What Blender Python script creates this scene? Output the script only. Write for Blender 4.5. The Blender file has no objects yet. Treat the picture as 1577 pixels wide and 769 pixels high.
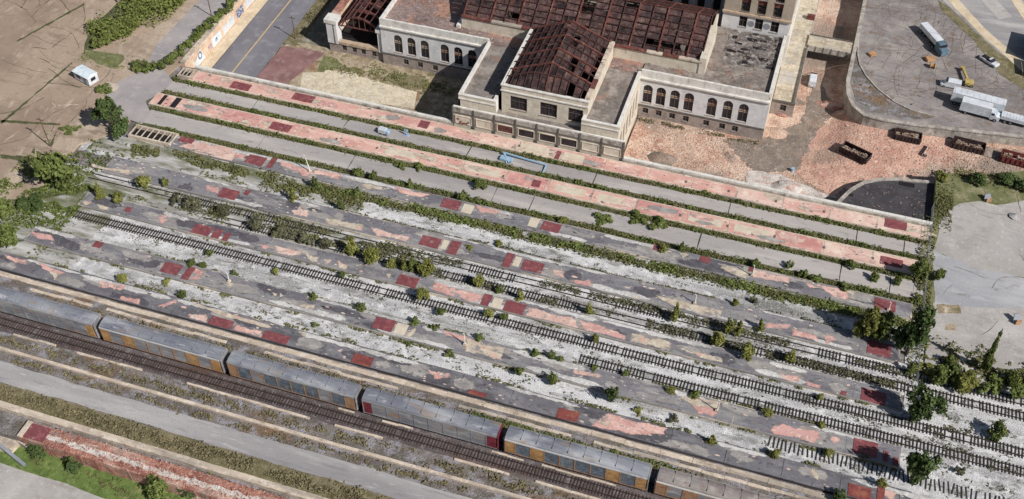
import bpy, bmesh, math, random
from mathutils import Vector, Matrix, noise
R = random.Random(7)
rad = math.radians
scene = bpy.context.scene
col = scene.collection
# ------------------------------------------------------------------ camera, sky, sun, exposure
CAM_H = 175.0; PITCH = rad(46.663); YAW = rad(-18.043); FPX = 1702.5
cam = bpy.data.cameras.new('camera'); cam.sensor_width = 36; cam.lens = FPX / 1577 * 36
cam.clip_start = 1; cam.clip_end = 6000
co = bpy.data.objects.new('camera', cam); co.location = (0, 0, CAM_H)
co.rotation_euler = (rad(90) - PITCH, 0, -YAW); col.objects.link(co); scene.camera = co
SUN_EL = rad(40.5); SUN_AZ = rad(-24)            # direction towards the sun, from +X
wd = bpy.data.worlds.new('World'); scene.world = wd; wd.use_nodes = True
nt = wd.node_tree; bg = nt.nodes['Background']; bg.inputs['Strength'].default_value = 0.056
sk = nt.nodes.new('ShaderNodeTexSky'); sk.sky_type = 'NISHITA'; sk.sun_disc = False
sk.sun_elevation = SUN_EL; sk.sun_rotation = rad(90) - SUN_AZ; sk.air_density = 1.0; sk.dust_density = 1.2
nt.links.new(sk.outputs[0], bg.inputs[0])
sl = bpy.data.lights.new('sun', 'SUN'); sl.energy = 4.8; sl.angle = rad(0.55); sl.color = (1, .975, .945)
so = bpy.data.objects.new('sun', sl); col.objects.link(so)
sv = Vector((math.cos(SUN_EL)*math.cos(SUN_AZ), math.cos(SUN_EL)*math.sin(SUN_AZ), math.sin(SUN_EL)))
so.rotation_euler = sv.to_track_quat('Z', 'Y').to_euler(); so.location = (0, 0, 400)
scene.view_settings.view_transform = 'Standard'; scene.view_settings.look = 'None'
scene.view_settings.exposure = 0.04; scene.view_settings.gamma = 1.0
# ------------------------------------------------------------------ survey: photograph pixel -> plan position at a level
_f = Vector((math.sin(YAW)*math.cos(PITCH), math.cos(YAW)*math.cos(PITCH), -math.sin(PITCH)))
_r = Vector((math.cos(YAW), -math.sin(YAW), 0)); _d = _f.cross(_r)
def G(px, py, z=0.0):
    D = (px-788.5)/FPX*_r + (py-384.5)/FPX*_d + _f
    t = (z-CAM_H)/D.z
    return (D.x*t, D.y*t, z)
def GP(pts, z=0.0): return [G(a, b, z)[:2] for a, b in pts]
def scale_at(p):
    v = Vector(p)-Vector((0, 0, CAM_H)); return FPX/(v.dot(_f))
# ------------------------------------------------------------------ materials
def lin(h):
    h = h.lstrip('#'); o = []
    for i in (0, 2, 4):
        v = int(h[i:i+2], 16)/255; o.append(v/12.92 if v <= .04045 else ((v+.055)/1.055)**2.4)
    l = .2126*o[0]+.7152*o[1]+.0722*o[2]
    return tuple(l+(c-l)*.95 for c in o)+(1,)
MATS = {}
def M(name, base, layers=(), rough=.9, bump=None, metal=0, spec=.25, objrand=0, trans=0):
    """layers: (colour, scale, lo, hi, (sx,sy,sz), kind, detail)"""
    m = bpy.data.materials.new(name); m.use_nodes = True; t = m.node_tree; N = t.nodes; L = t.links
    b = N['Principled BSDF']; b.inputs['Roughness'].default_value = rough; b.inputs['Metallic'].default_value = metal
    b.inputs['Specular IOR Level'].default_value = spec
    g = N.new('ShaderNodeNewGeometry'); pos = g.outputs['Position']
    rgb = N.new('ShaderNodeRGB'); rgb.outputs[0].default_value = lin(base); cur = rgb.outputs[0]
    for i, ly in enumerate(layers):
        colr, sc, lo, hi = ly[:4]; st = ly[4] if len(ly) > 4 and ly[4] else (1, 1, 1)
        kind = ly[5] if len(ly) > 5 else 'n'; det = ly[6] if len(ly) > 6 else 6
        mp = N.new('ShaderNodeMapping'); mp.inputs['Scale'].default_value = st
        mp.inputs['Location'].default_value = (i*13.7+len(name)*3.1, i*7.3, i*3.1); L.new(pos, mp.inputs[0])
        if kind == 'n':
            n = N.new('ShaderNodeTexNoise'); n.inputs['Scale'].default_value = sc; n.inputs['Detail'].default_value = det
            n.inputs['Roughness'].default_value = .62; L.new(mp.outputs[0], n.inputs[0]); f = n.outputs[0]
        elif kind == 'crack':
            nn = N.new('ShaderNodeTexNoise'); nn.inputs['Scale'].default_value = sc*1.7; nn.inputs['Detail'].default_value = 4
            L.new(mp.outputs[0], nn.inputs[0])
            ad = N.new('ShaderNodeMixRGB'); ad.blend_type = 'ADD'; ad.inputs[0].default_value = 1.5/sc
            L.new(mp.outputs[0], ad.inputs[1]); L.new(nn.outputs[1], ad.inputs[2])
            v = N.new('ShaderNodeTexVoronoi'); v.feature = 'DISTANCE_TO_EDGE'; v.inputs['Scale'].default_value = sc
            L.new(ad.outputs[0], v.inputs[0]); f = v.outputs[0]
        elif kind == 'cell':
            v = N.new('ShaderNodeTexVoronoi'); v.inputs['Scale'].default_value = sc
            L.new(mp.outputs[0], v.inputs[0]); sp = N.new('ShaderNodeSeparateColor'); L.new(v.outputs['Color'], sp.inputs[0]); f = sp.outputs[0]
        mr = N.new('ShaderNodeMapRange'); mr.inputs[1].default_value = lo; mr.inputs[2].default_value = hi; L.new(f, mr.inputs[0])
        mx = N.new('ShaderNodeMixRGB'); L.new(mr.outputs[0], mx.inputs[0]); L.new(cur, mx.inputs[1]); mx.inputs[2].default_value = lin(colr)
        cur = mx.outputs[0]
    if objrand:
        oi = N.new('ShaderNodeObjectInfo'); hs = N.new('ShaderNodeHueSaturation')
        mr = N.new('ShaderNodeMapRange'); mr.inputs[3].default_value = 1-objrand; mr.inputs[4].default_value = 1+objrand
        L.new(oi.outputs['Random'], mr.inputs[0]); L.new(mr.outputs[0], hs.inputs['Value']); L.new(cur, hs.inputs['Color']); cur = hs.outputs[0]
    L.new(cur, b.inputs['Base Color'])
    if bump:
        n = N.new('ShaderNodeTexNoise'); n.inputs['Scale'].default_value = bump[0]; n.inputs['Detail'].default_value = 5; L.new(pos, n.inputs[0])
        bp = N.new('ShaderNodeBump'); bp.inputs['Strength'].default_value = bump[1]; bp.inputs['Distance'].default_value = bump[2] if len(bump) > 2 else .2
        L.new(n.outputs[0], bp.inputs['Height']); L.new(bp.outputs[0], b.inputs['Normal'])
    if trans:
        tr = N.new('ShaderNodeBsdfTranslucent'); L.new(cur, tr.inputs[0]); ms = N.new('ShaderNodeMixShader'); ms.inputs[0].default_value = trans
        L.new(b.outputs[0], ms.inputs[1]); L.new(tr.outputs[0], ms.inputs[2]); L.new(ms.outputs[0], N['Material Output'].inputs[0])
    MATS[name] = m; return m
ST = (.15, 1, 1)   # streaks along the tracks
M('terrain', '#8f8578', [('#6d6a55', .05, .45, .6), ('#a59a8c', .4, .5, .7)], bump=(1, .5))
M('beige_concrete', '#a8937f', [('#927d6b', .04, .44, .62), ('#b9a792', .08, .5, .64, (1, .3, 1)), ('#8a7968', .3, .52, .68, (.35, 1, 1)), ('#837363', 1, .56, .72), ('#b5a491', .6, .56, .7, (1, .4, 1)), ('#94816e', 2.4, .54, .7), ('#786955', 3.5, .62, .74)], bump=(2, .4, .12))
M('lane_concrete', '#aaa39e', [('#97918f', .08, .42, .62, ST), ('#bab3ac', .3, .52, .7, ST), ('#8b8583', .9, .56, .74, (.4, 1, 1)), ('#b4ada5', 2.4, .56, .74)], bump=(3, .25, .06))
M('grey_lane', '#a39b98', [('#8f898a', .1, .42, .65), ('#b0a8a2', .5, .5, .75)], bump=(2, .2, .08))
M('white_gravel', '#cbc9c7', [('#a9a7a6', .2, .42, .6, ST), ('#dbd9d6', .45, .5, .64), ('#8a8985', .6, .53, .66, (.35, 1, 1)), ('#66645c', 1.1, .58, .68, (.45, 1, 1)), ('#7b7973', .12, .55, .68, ST), ('#dfddda', 2.8, .55, .7), ('#7f7d78', 3.4, .59, .71)], bump=(5, 1, .18))
M('weedy_gravel', '#bdbab6', [('#908d86', .4, .4, .6, ST), ('#6a6c50', .22, .47, .6, (.3, 1, 1)), ('#4d5238', .6, .55, .68, (.5, 1, 1)), ('#d4d2cf', .7, .58, .72, ST)], bump=(4, .7, .12))
M('soil', '#6c6555', [('#4c4d36', .5, .42, .6), ('#86806f', 1.5, .55, .75)], bump=(3, .6, .15))
M('green_soil', '#5a5b3c', [('#434a2b', .6, .4, .6), ('#787253', 1.2, .55, .75)], bump=(3, .7, .2))
M('asphalt_top', '#807d81', [('#6a686d', .12, .42, .6, (.4, 1, 1)), ('#96928f', .3, .48, .66, (.3, 1, 1)), ('#5f5d62', .8, .54, .7, (.5, 1, 1)), ('#aaa49e', 1.1, .58, .72, (.4, 1, 1)), ('#b9b0a6', .2, .64, .72, ST), ('#57555a', 2.6, .58, .72), ('#9b9793', 3.2, .58, .72)], bump=(4, .6, .1))
M('dark_top', '#6f6d71', [('#575559', .12, .42, .6, (.4, 1, 1)), ('#858284', .35, .48, .68, (.3, 1, 1)), ('#4a484d', .9, .55, .72), ('#8f8b8a', 2.2, .58, .74, (.5, 1, 1))], bump=(4, .5, .08))
M('pink', '#d4a698', [('#c69285', .12, .42, .6), ('#e0bfae', .35, .5, .66, (.4, 1, 1)), ('#b08a7e', 1, .55, .72, (.6, 1, 1)), ('#e4cebc', .9, .57, .69, (.5, 1, 1)), ('#bd978a', 2.8, .55, .7)], bump=(3, .3, .06))
M('pink_pale', '#d9baaa', [('#cfa798', .2, .42, .6), ('#e0ccba', .5, .5, .66), ('#b89c8f', 1.2, .57, .73), ('#c4a698', 3, .55, .7)], bump=(3, .3, .06))
M('pink_red', '#c9938a', [('#bb827a', .3, .42, .6, (.4, 1, 1)), ('#d8ad9f', .6, .52, .68), ('#ab7c74', 2, .57, .72)], bump=(3, .3, .06))
M('beige_patch', '#cbbfa9', [('#bfae9a', .4, .42, .65), ('#d9cdb9', .9, .52, .75), ('#a99a8b', 1.6, .62, .8)], bump=(3, .2, .05))
M('cream_stone', '#cbbaa6', [('#b09f8d', .3, .42, .62, (.4, 1, 1)), ('#d9ccbb', .8, .5, .68), ('#8a7d6f', 1.1, .55, .7, (.4, 1, 1)), ('#645b51', 2.2, .6, .74), ('#8a8378', .15, .55, .67, ST)], bump=(3, .6, .08))
M('pink_worn', '#cda096', [('#be8d84', .15, .42, .6), ('#e0b9aa', .4, .5, .66, (.4, 1, 1)), ('#b38378', 1.1, .55, .7), ('#928a86', .8, .55, .62, (.6, 1, 1)), ('#e2c8b6', 1, .57, .68), ('#857f7f', 2.2, .6, .68)], bump=(3, .4, .08))
M('beige_worn', '#c4b6a1', [('#ad9c89', .4, .42, .6), ('#d5c8b3', .9, .5, .68), ('#8b8582', .7, .55, .63, (.6, 1, 1)), ('#cda393', .5, .58, .68), ('#857d78', 2.2, .59, .7)], bump=(3, .4, .08))
M('platform_edge', '#99938c', [('#7e7a78', .4, .42, .62, ST), ('#cdbfa9', .3, .5, .64, ST), ('#6a6766', 1.3, .56, .72)], bump=(3, .4, .06))
M('crack_fill', '#6f6252', [('#5b5340', .4, .42, .6), ('#85786a', .8, .52, .68)])
M('lot_crack', '#6a5a4d', [('#7c6b5c', .4, .42, .6), ('#5c5048', .8, .52, .68)])
M('lush_grass', '#66783c', [('#54672f', .3, .4, .6), ('#7d8a4b', .6, .5, .68), ('#8f8b5e', .25, .58, .7), ('#46572a', 1.8, .55, .72)], bump=(4, .8, .15))
M('terrace_slab', '#bdb09a', [('#a69983', .4, .42, .6), ('#cfc4b1', .9, .5, .66), ('#8b7f6d', 1.4, .55, .68), ('#a9a49c', .2, .52, .64), ('#736857', 2.6, .6, .72)], objrand=.1, bump=(3, .5, .08))
M('fleck_dark', '#5a5759')
M('dark_stone', '#4a474a', [('#37353a', .5, .42, .65, ST), ('#66615f', 1, .58, .75)], bump=(3, .3, .06))
M('red_cover', '#84484a', [('#743e42', .4, .4, .6), ('#955a5b', 1, .5, .68), ('#6a4244', 2.6, .54, .7), ('#ab7f78', 1.2, .61, .72, (.6, 1, 1)), ('#8f8280', .5, .64, .72)], rough=.85, bump=(5, .4, .06))
M('red_rust', '#86463f', [('#965f48', .35, .5, .66), ('#703a38', .8, .45, .62), ('#9b7a6c', 1.6, .6, .72)], rough=.85)
M('ballast_dark', '#645c5c', [('#4e4646', .3, .42, .6, ST), ('#7a7372', .7, .5, .66), ('#948d8a', 1.6, .58, .72, (.5, 1, 1)), ('#5c4840', .4, .52, .66, ST)], bump=(5, .9, .15))
M('dirt_scrub', '#7c746e', [('#665e58', .25, .42, .58, (.5, 1, 1)), ('#7d634c', .16, .53, .64, (.5, 1, 1)), ('#949095', .5, .49, .63, (.6, 1, 1)), ('#5c5a44', .7, .56, .68), ('#494340', 1.7, .56, .7), ('#aaa6a6', 2.4, .6, .72)], bump=(3, 1, .25))
M('service_grey', '#a19d9b', [('#8e8a8a', .1, .42, .6, ST), ('#b3afab', .25, .48, .66, ST), ('#807c7d', .7, .56, .72, ST), ('#bdb9b3', 1.2, .6, .74, ST), ('#8a8683', 3, .56, .72)], bump=(3, .4, .08))
M('lawn', '#74764d', [('#60643c', .3, .4, .6), ('#888361', .6, .5, .68), ('#978d70', .25, .56, .68), ('#525535', 1.8, .55, .72), ('#a39a80', 2.6, .62, .74)], bump=(4, .8, .15))
M('dry_grass', '#7d7358', [('#65603f', .35, .42, .6), ('#93866a', .8, .5, .68), ('#565038', 1.6, .56, .72), ('#a39880', 2.5, .6, .74)], bump=(4, .8, .2))
M('sleeper_wood', '#433f3c', [('#302d2b', 1, .4, .65), ('#5d5750', 2.5, .57, .75)], objrand=.35)
M('sleeper_brown', '#54443f', [('#3d3230', 1, .4, .65), ('#6d5a52', 2.5, .55, .75)], objrand=.3)
M('rail_steel', '#443b37', [('#352f2d', .8, .4, .7)], rough=.6, metal=.3)
M('rubble', '#c6a38d', [('#d5b9a3', .07, .42, .58), ('#b48a75', .16, .47, .62), ('#d9c6b3', .7, .52, .66), ('#a58271', 1.3, .56, .7), ('#978577', .045, .47, .6), ('#dccbbb', 3, .58, .72), ('#9a7868', 3.6, .58, .72), ('#85756a', .11, .57, .68)], bump=(2.5, 1, .4))
M('rubble_red', '#bf9482', [('#cca48f', .1, .42, .6), ('#ad7f6e', .22, .48, .64), ('#d3baa8', .8, .55, .7), ('#9d7868', 1.3, .57, .71), ('#9a8271', .08, .52, .64), ('#d8c5b5', 3, .6, .74), ('#946e5f', 3.6, .59, .72)], bump=(2, .8, .4))
M('dirt_worn', '#887a6d', [('#766a60', .2, .42, .6), ('#9f9186', .6, .5, .68), ('#6f5d52', 1.4, .56, .71), ('#9b8472', .1, .5, .62)], bump=(2, .7, .3))
M('rubble_grey', '#8b7c6f', [('#776a60', .2, .42, .6), ('#a3958a', .6, .5, .68), ('#705c50', 1.4, .55, .7), ('#a08775', .12, .5, .62)], bump=(2.5, .9, .3))
M('brick_bits', '#be9480', [('#9d7464', .8, .42, .62), ('#d6bba6', 1.1, .52, .68)], objrand=.2)
M('brick_mess', '#ab7666', [('#8b5a4e', .5, .42, .58), ('#cbb0a0', .35, .52, .64, (.3, 1, 1)), ('#bd8f7c', 1.2, .5, .66), ('#74493f', 1.8, .58, .7), ('#8f7a70', .2, .54, .66)], bump=(3, 1, .3))
M('white_mess', '#cfc6bd', [('#b3a79d', .5, .42, .6), ('#b87d69', .6, .56, .68, (.4, 1, 1)), ('#8f867e', 1.6, .6, .75)], bump=(3, .8, .2))
M('plaza_red', '#8d6a66', [('#7b5a58', .2, .42, .62), ('#a08480', .5, .52, .72), ('#a99a94', .12, .6, .72)], bump=(3, .3, .06))
M('court_slab', '#d6c8ac', [('#bcae98', .4, .42, .62), ('#dad0bd', .9, .5, .7), ('#a3957f', 1.6, .56, .72), ('#a19379', .4, .02, .0, None, 'crack'), ('#9c8f78', .9, .02, .0, None, 'crack')], bump=(3, .3, .06))
M('lot_asphalt', '#8c8582', [('#797371', .06, .42, .6), ('#9b938d', .18, .48, .64), ('#736c69', .7, .54, .68, (.5, 1, 1)), ('#a69e97', 1.8, .57, .72), ('#7d6a5b', .3, .58, .67), ('#6e6763', 3, .57, .7)], bump=(3, .6, .12))
M('road_asphalt', '#7d7b80', [('#6c6a70', .08, .42, .62, (1, .2, 1)), ('#8b898d', .4, .52, .72)], bump=(4, .1, .04))
M('yellow_paint', '#c9ac78', [('#b09b77', 1, .45, .7)])
M('sidewalk', '#cfbda0', [('#bfab8e', .3, .42, .62), ('#ddcdb4', .8, .5, .7)], bump=(3, .15, .05))
M('pale_lot', '#aca6a1', [('#9c9691', .05, .42, .62), ('#bab4ae', .12, .5, .66), ('#968e87', .4, .55, .7, (.5, 1, 1)), ('#c2bdb7', 1.2, .58, .72), ('#8c847d', 2.6, .58, .72)], bump=(3, .5, .1))
M('blue_lot', '#a5a4a5', [('#939397', .08, .42, .6, (.3, 1, 1)), ('#b6b4b3', .2, .5, .64, (.3, 1, 1)), ('#8a8785', .6, .54, .7, (.4, 1, 1)), ('#bdb9b5', 2, .58, .72)], bump=(3, .4, .08))
M('tan_soil', '#a8977f', [('#8f7f66', .3, .42, .58), ('#6f6848', .4, .53, .64), ('#bfb29c', .8, .52, .66), ('#5f5a3e', 1.2, .58, .7), ('#8c6b4e', .2, .56, .66)], bump=(3, .7, .15))
M('facade', '#d3d1d0', [('#c3c1c1', .3, .42, .65), ('#e0dedb', .7, .52, .72), ('#9c9794', 1.1, .62, .8, (1, 1, .25)), ('#aaa6a2', .5, .62, .75)], bump=(3, .15, .04))
M('facade_cream', '#cfc4b2', [('#bdb09d', .4, .42, .65), ('#dcd4c6', .8, .52, .72), ('#988c7d', 1, .58, .76, (1, 1, .25)), ('#877b6e', 2, .62, .76, (1, 1, .4))], bump=(3, .15, .04))
M('coping', '#d6d2ca', [('#b9b3aa', .6, .45, .68), ('#e6e3dc', 1, .55, .75), ('#8a857d', 1.6, .64, .8)], bump=(3, .2, .04))
M('base_stone', '#9d9088', [('#877a73', .6, .42, .62), ('#b3a79d', 1.4, .52, .7, (1, 1, 2.5)), ('#6f645f', 2.2, .6, .76, (.6, 1, 2.5))], bump=(4, .5, .06))
M('dark_trim', '#6c665f', [('#524d48', .8, .42, .65), ('#857d73', 1.4, .58, .76)])
M('roof_grey', '#857c75', [('#6d655f', .15, .42, .6), ('#9a9087', .4, .48, .66), ('#5b5049', 1, .55, .7), ('#b0a69c', 1.8, .6, .74), ('#8c6f60', .25, .56, .68)], bump=(3, .6, .08))
M('roof_brown', '#8b7872', [('#735f5b', .12, .42, .6), ('#a67a66', .16, .5, .62), ('#b5a398', 1, .55, .7), ('#5e514d', .8, .55, .7), ('#c9bdb2', 2.6, .6, .72)], bump=(3, .7, .1))
M('roof_burnt', '#726b67', [('#4a4442', .25, .44, .58), ('#a59e97', .6, .5, .64), ('#272424', .5, .57, .64), ('#bcb5ac', 1.6, .58, .7), ('#3a3535', 2.2, .58, .68)], bump=(3, .9, .2))
M('roof_tar', '#4a4749', [('#3c393d', .3, .42, .62), ('#5b5858', .8, .55, .74), ('#86827d', 2.2, .68, .78)], bump=(3, .3, .05))
M('rust', '#67403b', [('#4e302d', .4, .42, .62), ('#7f5850', 1, .52, .7), ('#412a29', 2, .56, .72)], rough=.9, objrand=.12)
M('purlin_dark', '#513632', [('#3c2827', .6, .42, .62), ('#694a43', 1.2, .54, .7)], rough=.9)
M('rust_red', '#6f4239', [('#56322d', .4, .42, .62), ('#93695d', 1, .54, .7)], rough=.9)
M('burnt_deck', '#3f302f', [('#2a2122', .4, .42, .58), ('#564340', .8, .48, .64), ('#6d5b57', 1.8, .56, .7), ('#231c1e', .2, .5, .62), ('#5e3c37', .5, .56, .68)], rough=.95, objrand=.1, bump=(3, .9, .25))
M('brown_deck', '#55403d', [('#3d2d2c', .4, .42, .58), ('#6f5a53', .8, .48, .64), ('#31272a', 1.8, .55, .7), ('#836e64', 3, .58, .72), ('#6b463f', .3, .54, .66), ('#382c2f', .12, .52, .64)], rough=.95, objrand=.1, bump=(3, .9, .25))
M('soot', '#262325', [('#1b191b', .6, .42, .62), ('#3a3435', 1.2, .56, .75)])  # near-black stands in for the shade of dark interiors and openings
M('burnt_brick', '#a87f63', [('#85604c', 1, .42, .62), ('#c4a283', 1.5, .52, .72)])
M('tower_brick', '#ad9f8e', [('#9c8e7e', .3, .42, .62), ('#bbae9d', 1.5, .52, .7, (1, 1, 3)), ('#877b6e', .9, .62, .78, (1, 1, .3))], bump=(5, .2, .03))
M('glass_dark', '#23232b', [('#31323d', .7, .45, .65), ('#181820', 1.4, .5, .7)], rough=.25, spec=.5)
M('glass_broken', '#3a3234', [('#251f24', 1, .45, .6), ('#6a4f42', 1.2, .58, .72)], rough=.6)
M('frame_dark', '#4f4845', [('#6a5f56', 1.2, .5, .7)])
M('sill_pale', '#b49f88', [('#8a6a55', 1.2, .5, .7)])
M('concrete_wall', '#aba398', [('#918a82', .3, .42, .6), ('#c0b8ad', .8, .5, .66), ('#746d66', .8, .55, .7, (1, 1, .25)), ('#8f857a', 2, .55, .7), ('#5f5953', .25, .58, .7, (1, 1, .4))], bump=(3, .5, .08))
M('tan_wall', '#d3b699', [('#c4a386', .25, .42, .62), ('#dfcbb3', .5, .5, .68), ('#dcd4ca', .3, .54, .66), ('#a98f78', 1.3, .58, .74)], bump=(3, .2, .05))
M('paint_white', '#cfd2d5', [('#b9bdc3', .4, .42, .62), ('#a5a8ad', 1.5, .58, .74), ('#dfe1e2', .9, .54, .7)], rough=.55)
M('paint_pale_blue', '#d3dde0', [('#bccdd4', .8, .45, .65), ('#e6eaea', 1.2, .52, .72), ('#b3a596', 1.5, .62, .76)], rough=.7)
M('paint_blue', '#5f6f92', [('#4a5678', .8, .42, .6), ('#b9b5b5', 1.3, .52, .62)], rough=.7)
M('paint_purple', '#9a86a0', [('#d3b699', 1.3, .46, .56)], rough=.7)
M('lift_blue', '#94afc4', [('#7c9cb6', .8, .45, .65), ('#b9c8d2', 1.2, .55, .72)], rough=.7)
M('yellow_metal', '#c0a763', [('#a08a4f', .9, .42, .64), ('#d2c08a', 1.4, .56, .72)], rough=.6)
M('orange_box', '#b98e64', [('#9c7450', .9, .42, .62), ('#cbb092', 1.5, .56, .72)], rough=.8)
M('silver_roof', '#8b8d93', [('#73757e', .1, .4, .58, (.6, 1, 1)), ('#a3a4a8', .22, .5, .64, (.5, 1, 1)), ('#6a6d7a', .5, .55, .69, (.4, 1, 1)), ('#93816f', .35, .55, .68, (.3, 1, 1)), ('#b9b9b9', .9, .6, .72, (.3, 1, 1))], rough=.65, metal=.1, spec=.35)
M('brown_roof', '#8d8581', [('#796f6c', .3, .42, .6), ('#a69d95', .6, .52, .7), ('#8a6a5e', .9, .58, .72)], rough=.65)
M('rail_edge', '#c4c2c0', [('#a5a3a4', .4, .45, .62, ST), ('#d9d5d0', 1, .54, .72), ('#8f8a86', 1.6, .6, .74)], rough=.6)
M('panel_blue', '#5f6871', [('#4d5660', .4, .42, .6), ('#79808a', .9, .5, .66), ('#75604f', 1.1, .57, .7), ('#8b7d70', .5, .6, .72)], rough=.7)
M('panel_grey', '#8c8a8b', [('#74747a', .3, .42, .6, (.4, 1, 1)), ('#a5a2a0', .6, .5, .66, (.4, 1, 1)), ('#977a62', .4, .56, .67), ('#66656b', 1.5, .58, .72)], rough=.7)
M('yellow_panel', '#b08450', [('#967046', .6, .42, .6), ('#c09a68', 1, .52, .68), ('#85694d', 1.4, .57, .72), ('#8f8880', .8, .6, .72)], rough=.75)
M('orange_post', '#a27d5e', [('#87644a', .8, .42, .62), ('#8f8880', 1.4, .55, .7)], rough=.75)
M('maroon_end', '#7c2f3c', [('#64252f', .8, .42, .65), ('#9a5a60', 1.4, .6, .75)], rough=.6)
M('underframe', '#2f2c2c', [('#423a36', 1, .5, .7)])
M('rubber', '#222224')
M('skip_steel', '#4a3a36', [('#33292a', .6, .42, .62), ('#6d4c3f', 1, .55, .72)], rough=.8)
M('skip_red', '#7d3d38', [('#63312e', .6, .42, .62), ('#96584e', 1, .55, .72), ('#4f3a35', 1.6, .58, .7)], rough=.85)
M('debris', '#8f7a6a', [('#b5a392', 1.2, .5, .64), ('#5a4a42', 1.8, .52, .66), ('#9a5a4a', .9, .58, .7)], bump=(3, .9, .3))
M('navy', '#333a4c', [('#282e3f', .4, .45, .65)], rough=.6)  # shade on the shed put into its colour
M('grey_metal', '#8b8e94', [('#7a7d84', .4, .45, .65)], rough=.5)
M('teal_cab', '#5e7482', [('#4b606e', .8, .42, .62), ('#8b98a0', 1.4, .58, .72)], rough=.5)
M('wood_pole', '#6b5d50', [('#554a40', 1, .45, .65)])
M('pole_white', '#d8d4cb', [('#b9b2a6', 1, .5, .7)])
M('bark', '#51483a', [('#3c352b', 2, .45, .65)])
def leaf(name, a, b, c, tr=.25): return M(name, a, [(b, .7, .42, .6), (c, 2.2, .5, .68)], rough=.75, objrand=.18, trans=tr, spec=.15)
leaf('leaf_olive', '#8b8c48', '#747938', '#a39c5a')
leaf('leaf_green', '#6f7b40', '#596632', '#898c4e')
leaf('leaf_dark', '#566639', '#42542e', '#6e7946')
leaf('leaf_weed', '#77774a', '#5f6239', '#938d60', .2)
leaf('leaf_dull', '#69674e', '#54543d', '#837f66', .15)
leaf('leaf_dry', '#797052', '#625b40', '#8f8567', .1)
leaf('leaf_hedge', '#7b8443', '#656f36', '#8f9052')
def erode(name):
    m = MATS[name]; N = m.node_tree.nodes; L = m.node_tree.links; b = N['Principled BSDF']
    at = N.new('ShaderNodeAttribute'); at.attribute_name = 'edge'; g = N.new('ShaderNodeNewGeometry'); n = N.new('ShaderNodeTexNoise'); n.inputs['Scale'].default_value = .9; n.inputs['Detail'].default_value = 8; n.inputs['Roughness'].default_value = .7
    L.new(g.outputs['Position'], n.inputs[0]); ad = N.new('ShaderNodeMath'); ad.operation = 'MULTIPLY_ADD'; ad.inputs[1].default_value = .55; L.new(at.outputs['Fac'], ad.inputs[0]); L.new(n.outputs[0], ad.inputs[2])
    mr = N.new('ShaderNodeMapRange'); mr.inputs[1].default_value = .66; mr.inputs[2].default_value = .8; L.new(ad.outputs[0], mr.inputs[0]); L.new(mr.outputs[0], b.inputs['Alpha'])
M('grey_faded', '#9c9691', [('#8a8581', .3, .42, .6), ('#b0a9a1', .7, .5, .66, (.5, 1, 1)), ('#7a7677', 2, .55, .7)], bump=(4, .4, .08))
M('grey_stain', '#5e5b60', [('#4f4c52', .5, .42, .6), ('#716d70', 1.4, .54, .7)], bump=(4, .4, .08))
M('gravel_worn', '#c9c6c1', [('#aba8a3', .5, .42, .6, ST), ('#dcd9d4', 1.2, .52, .68), ('#7f7d76', 2, .58, .7)], bump=(5, .8, .12))
M('pink_faded', '#d3b0a2', [('#c59b8d', .2, .42, .6), ('#dec6b5', .5, .5, .66), ('#a5958d', .8, .54, .64), ('#8d8684', 2, .58, .68)], bump=(3, .4, .08))
for nm_ in ('pink_worn', 'pink_faded', 'beige_worn', 'grey_faded', 'grey_stain', 'gravel_worn', 'rubble_red', 'dirt_worn'): erode(nm_)
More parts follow.
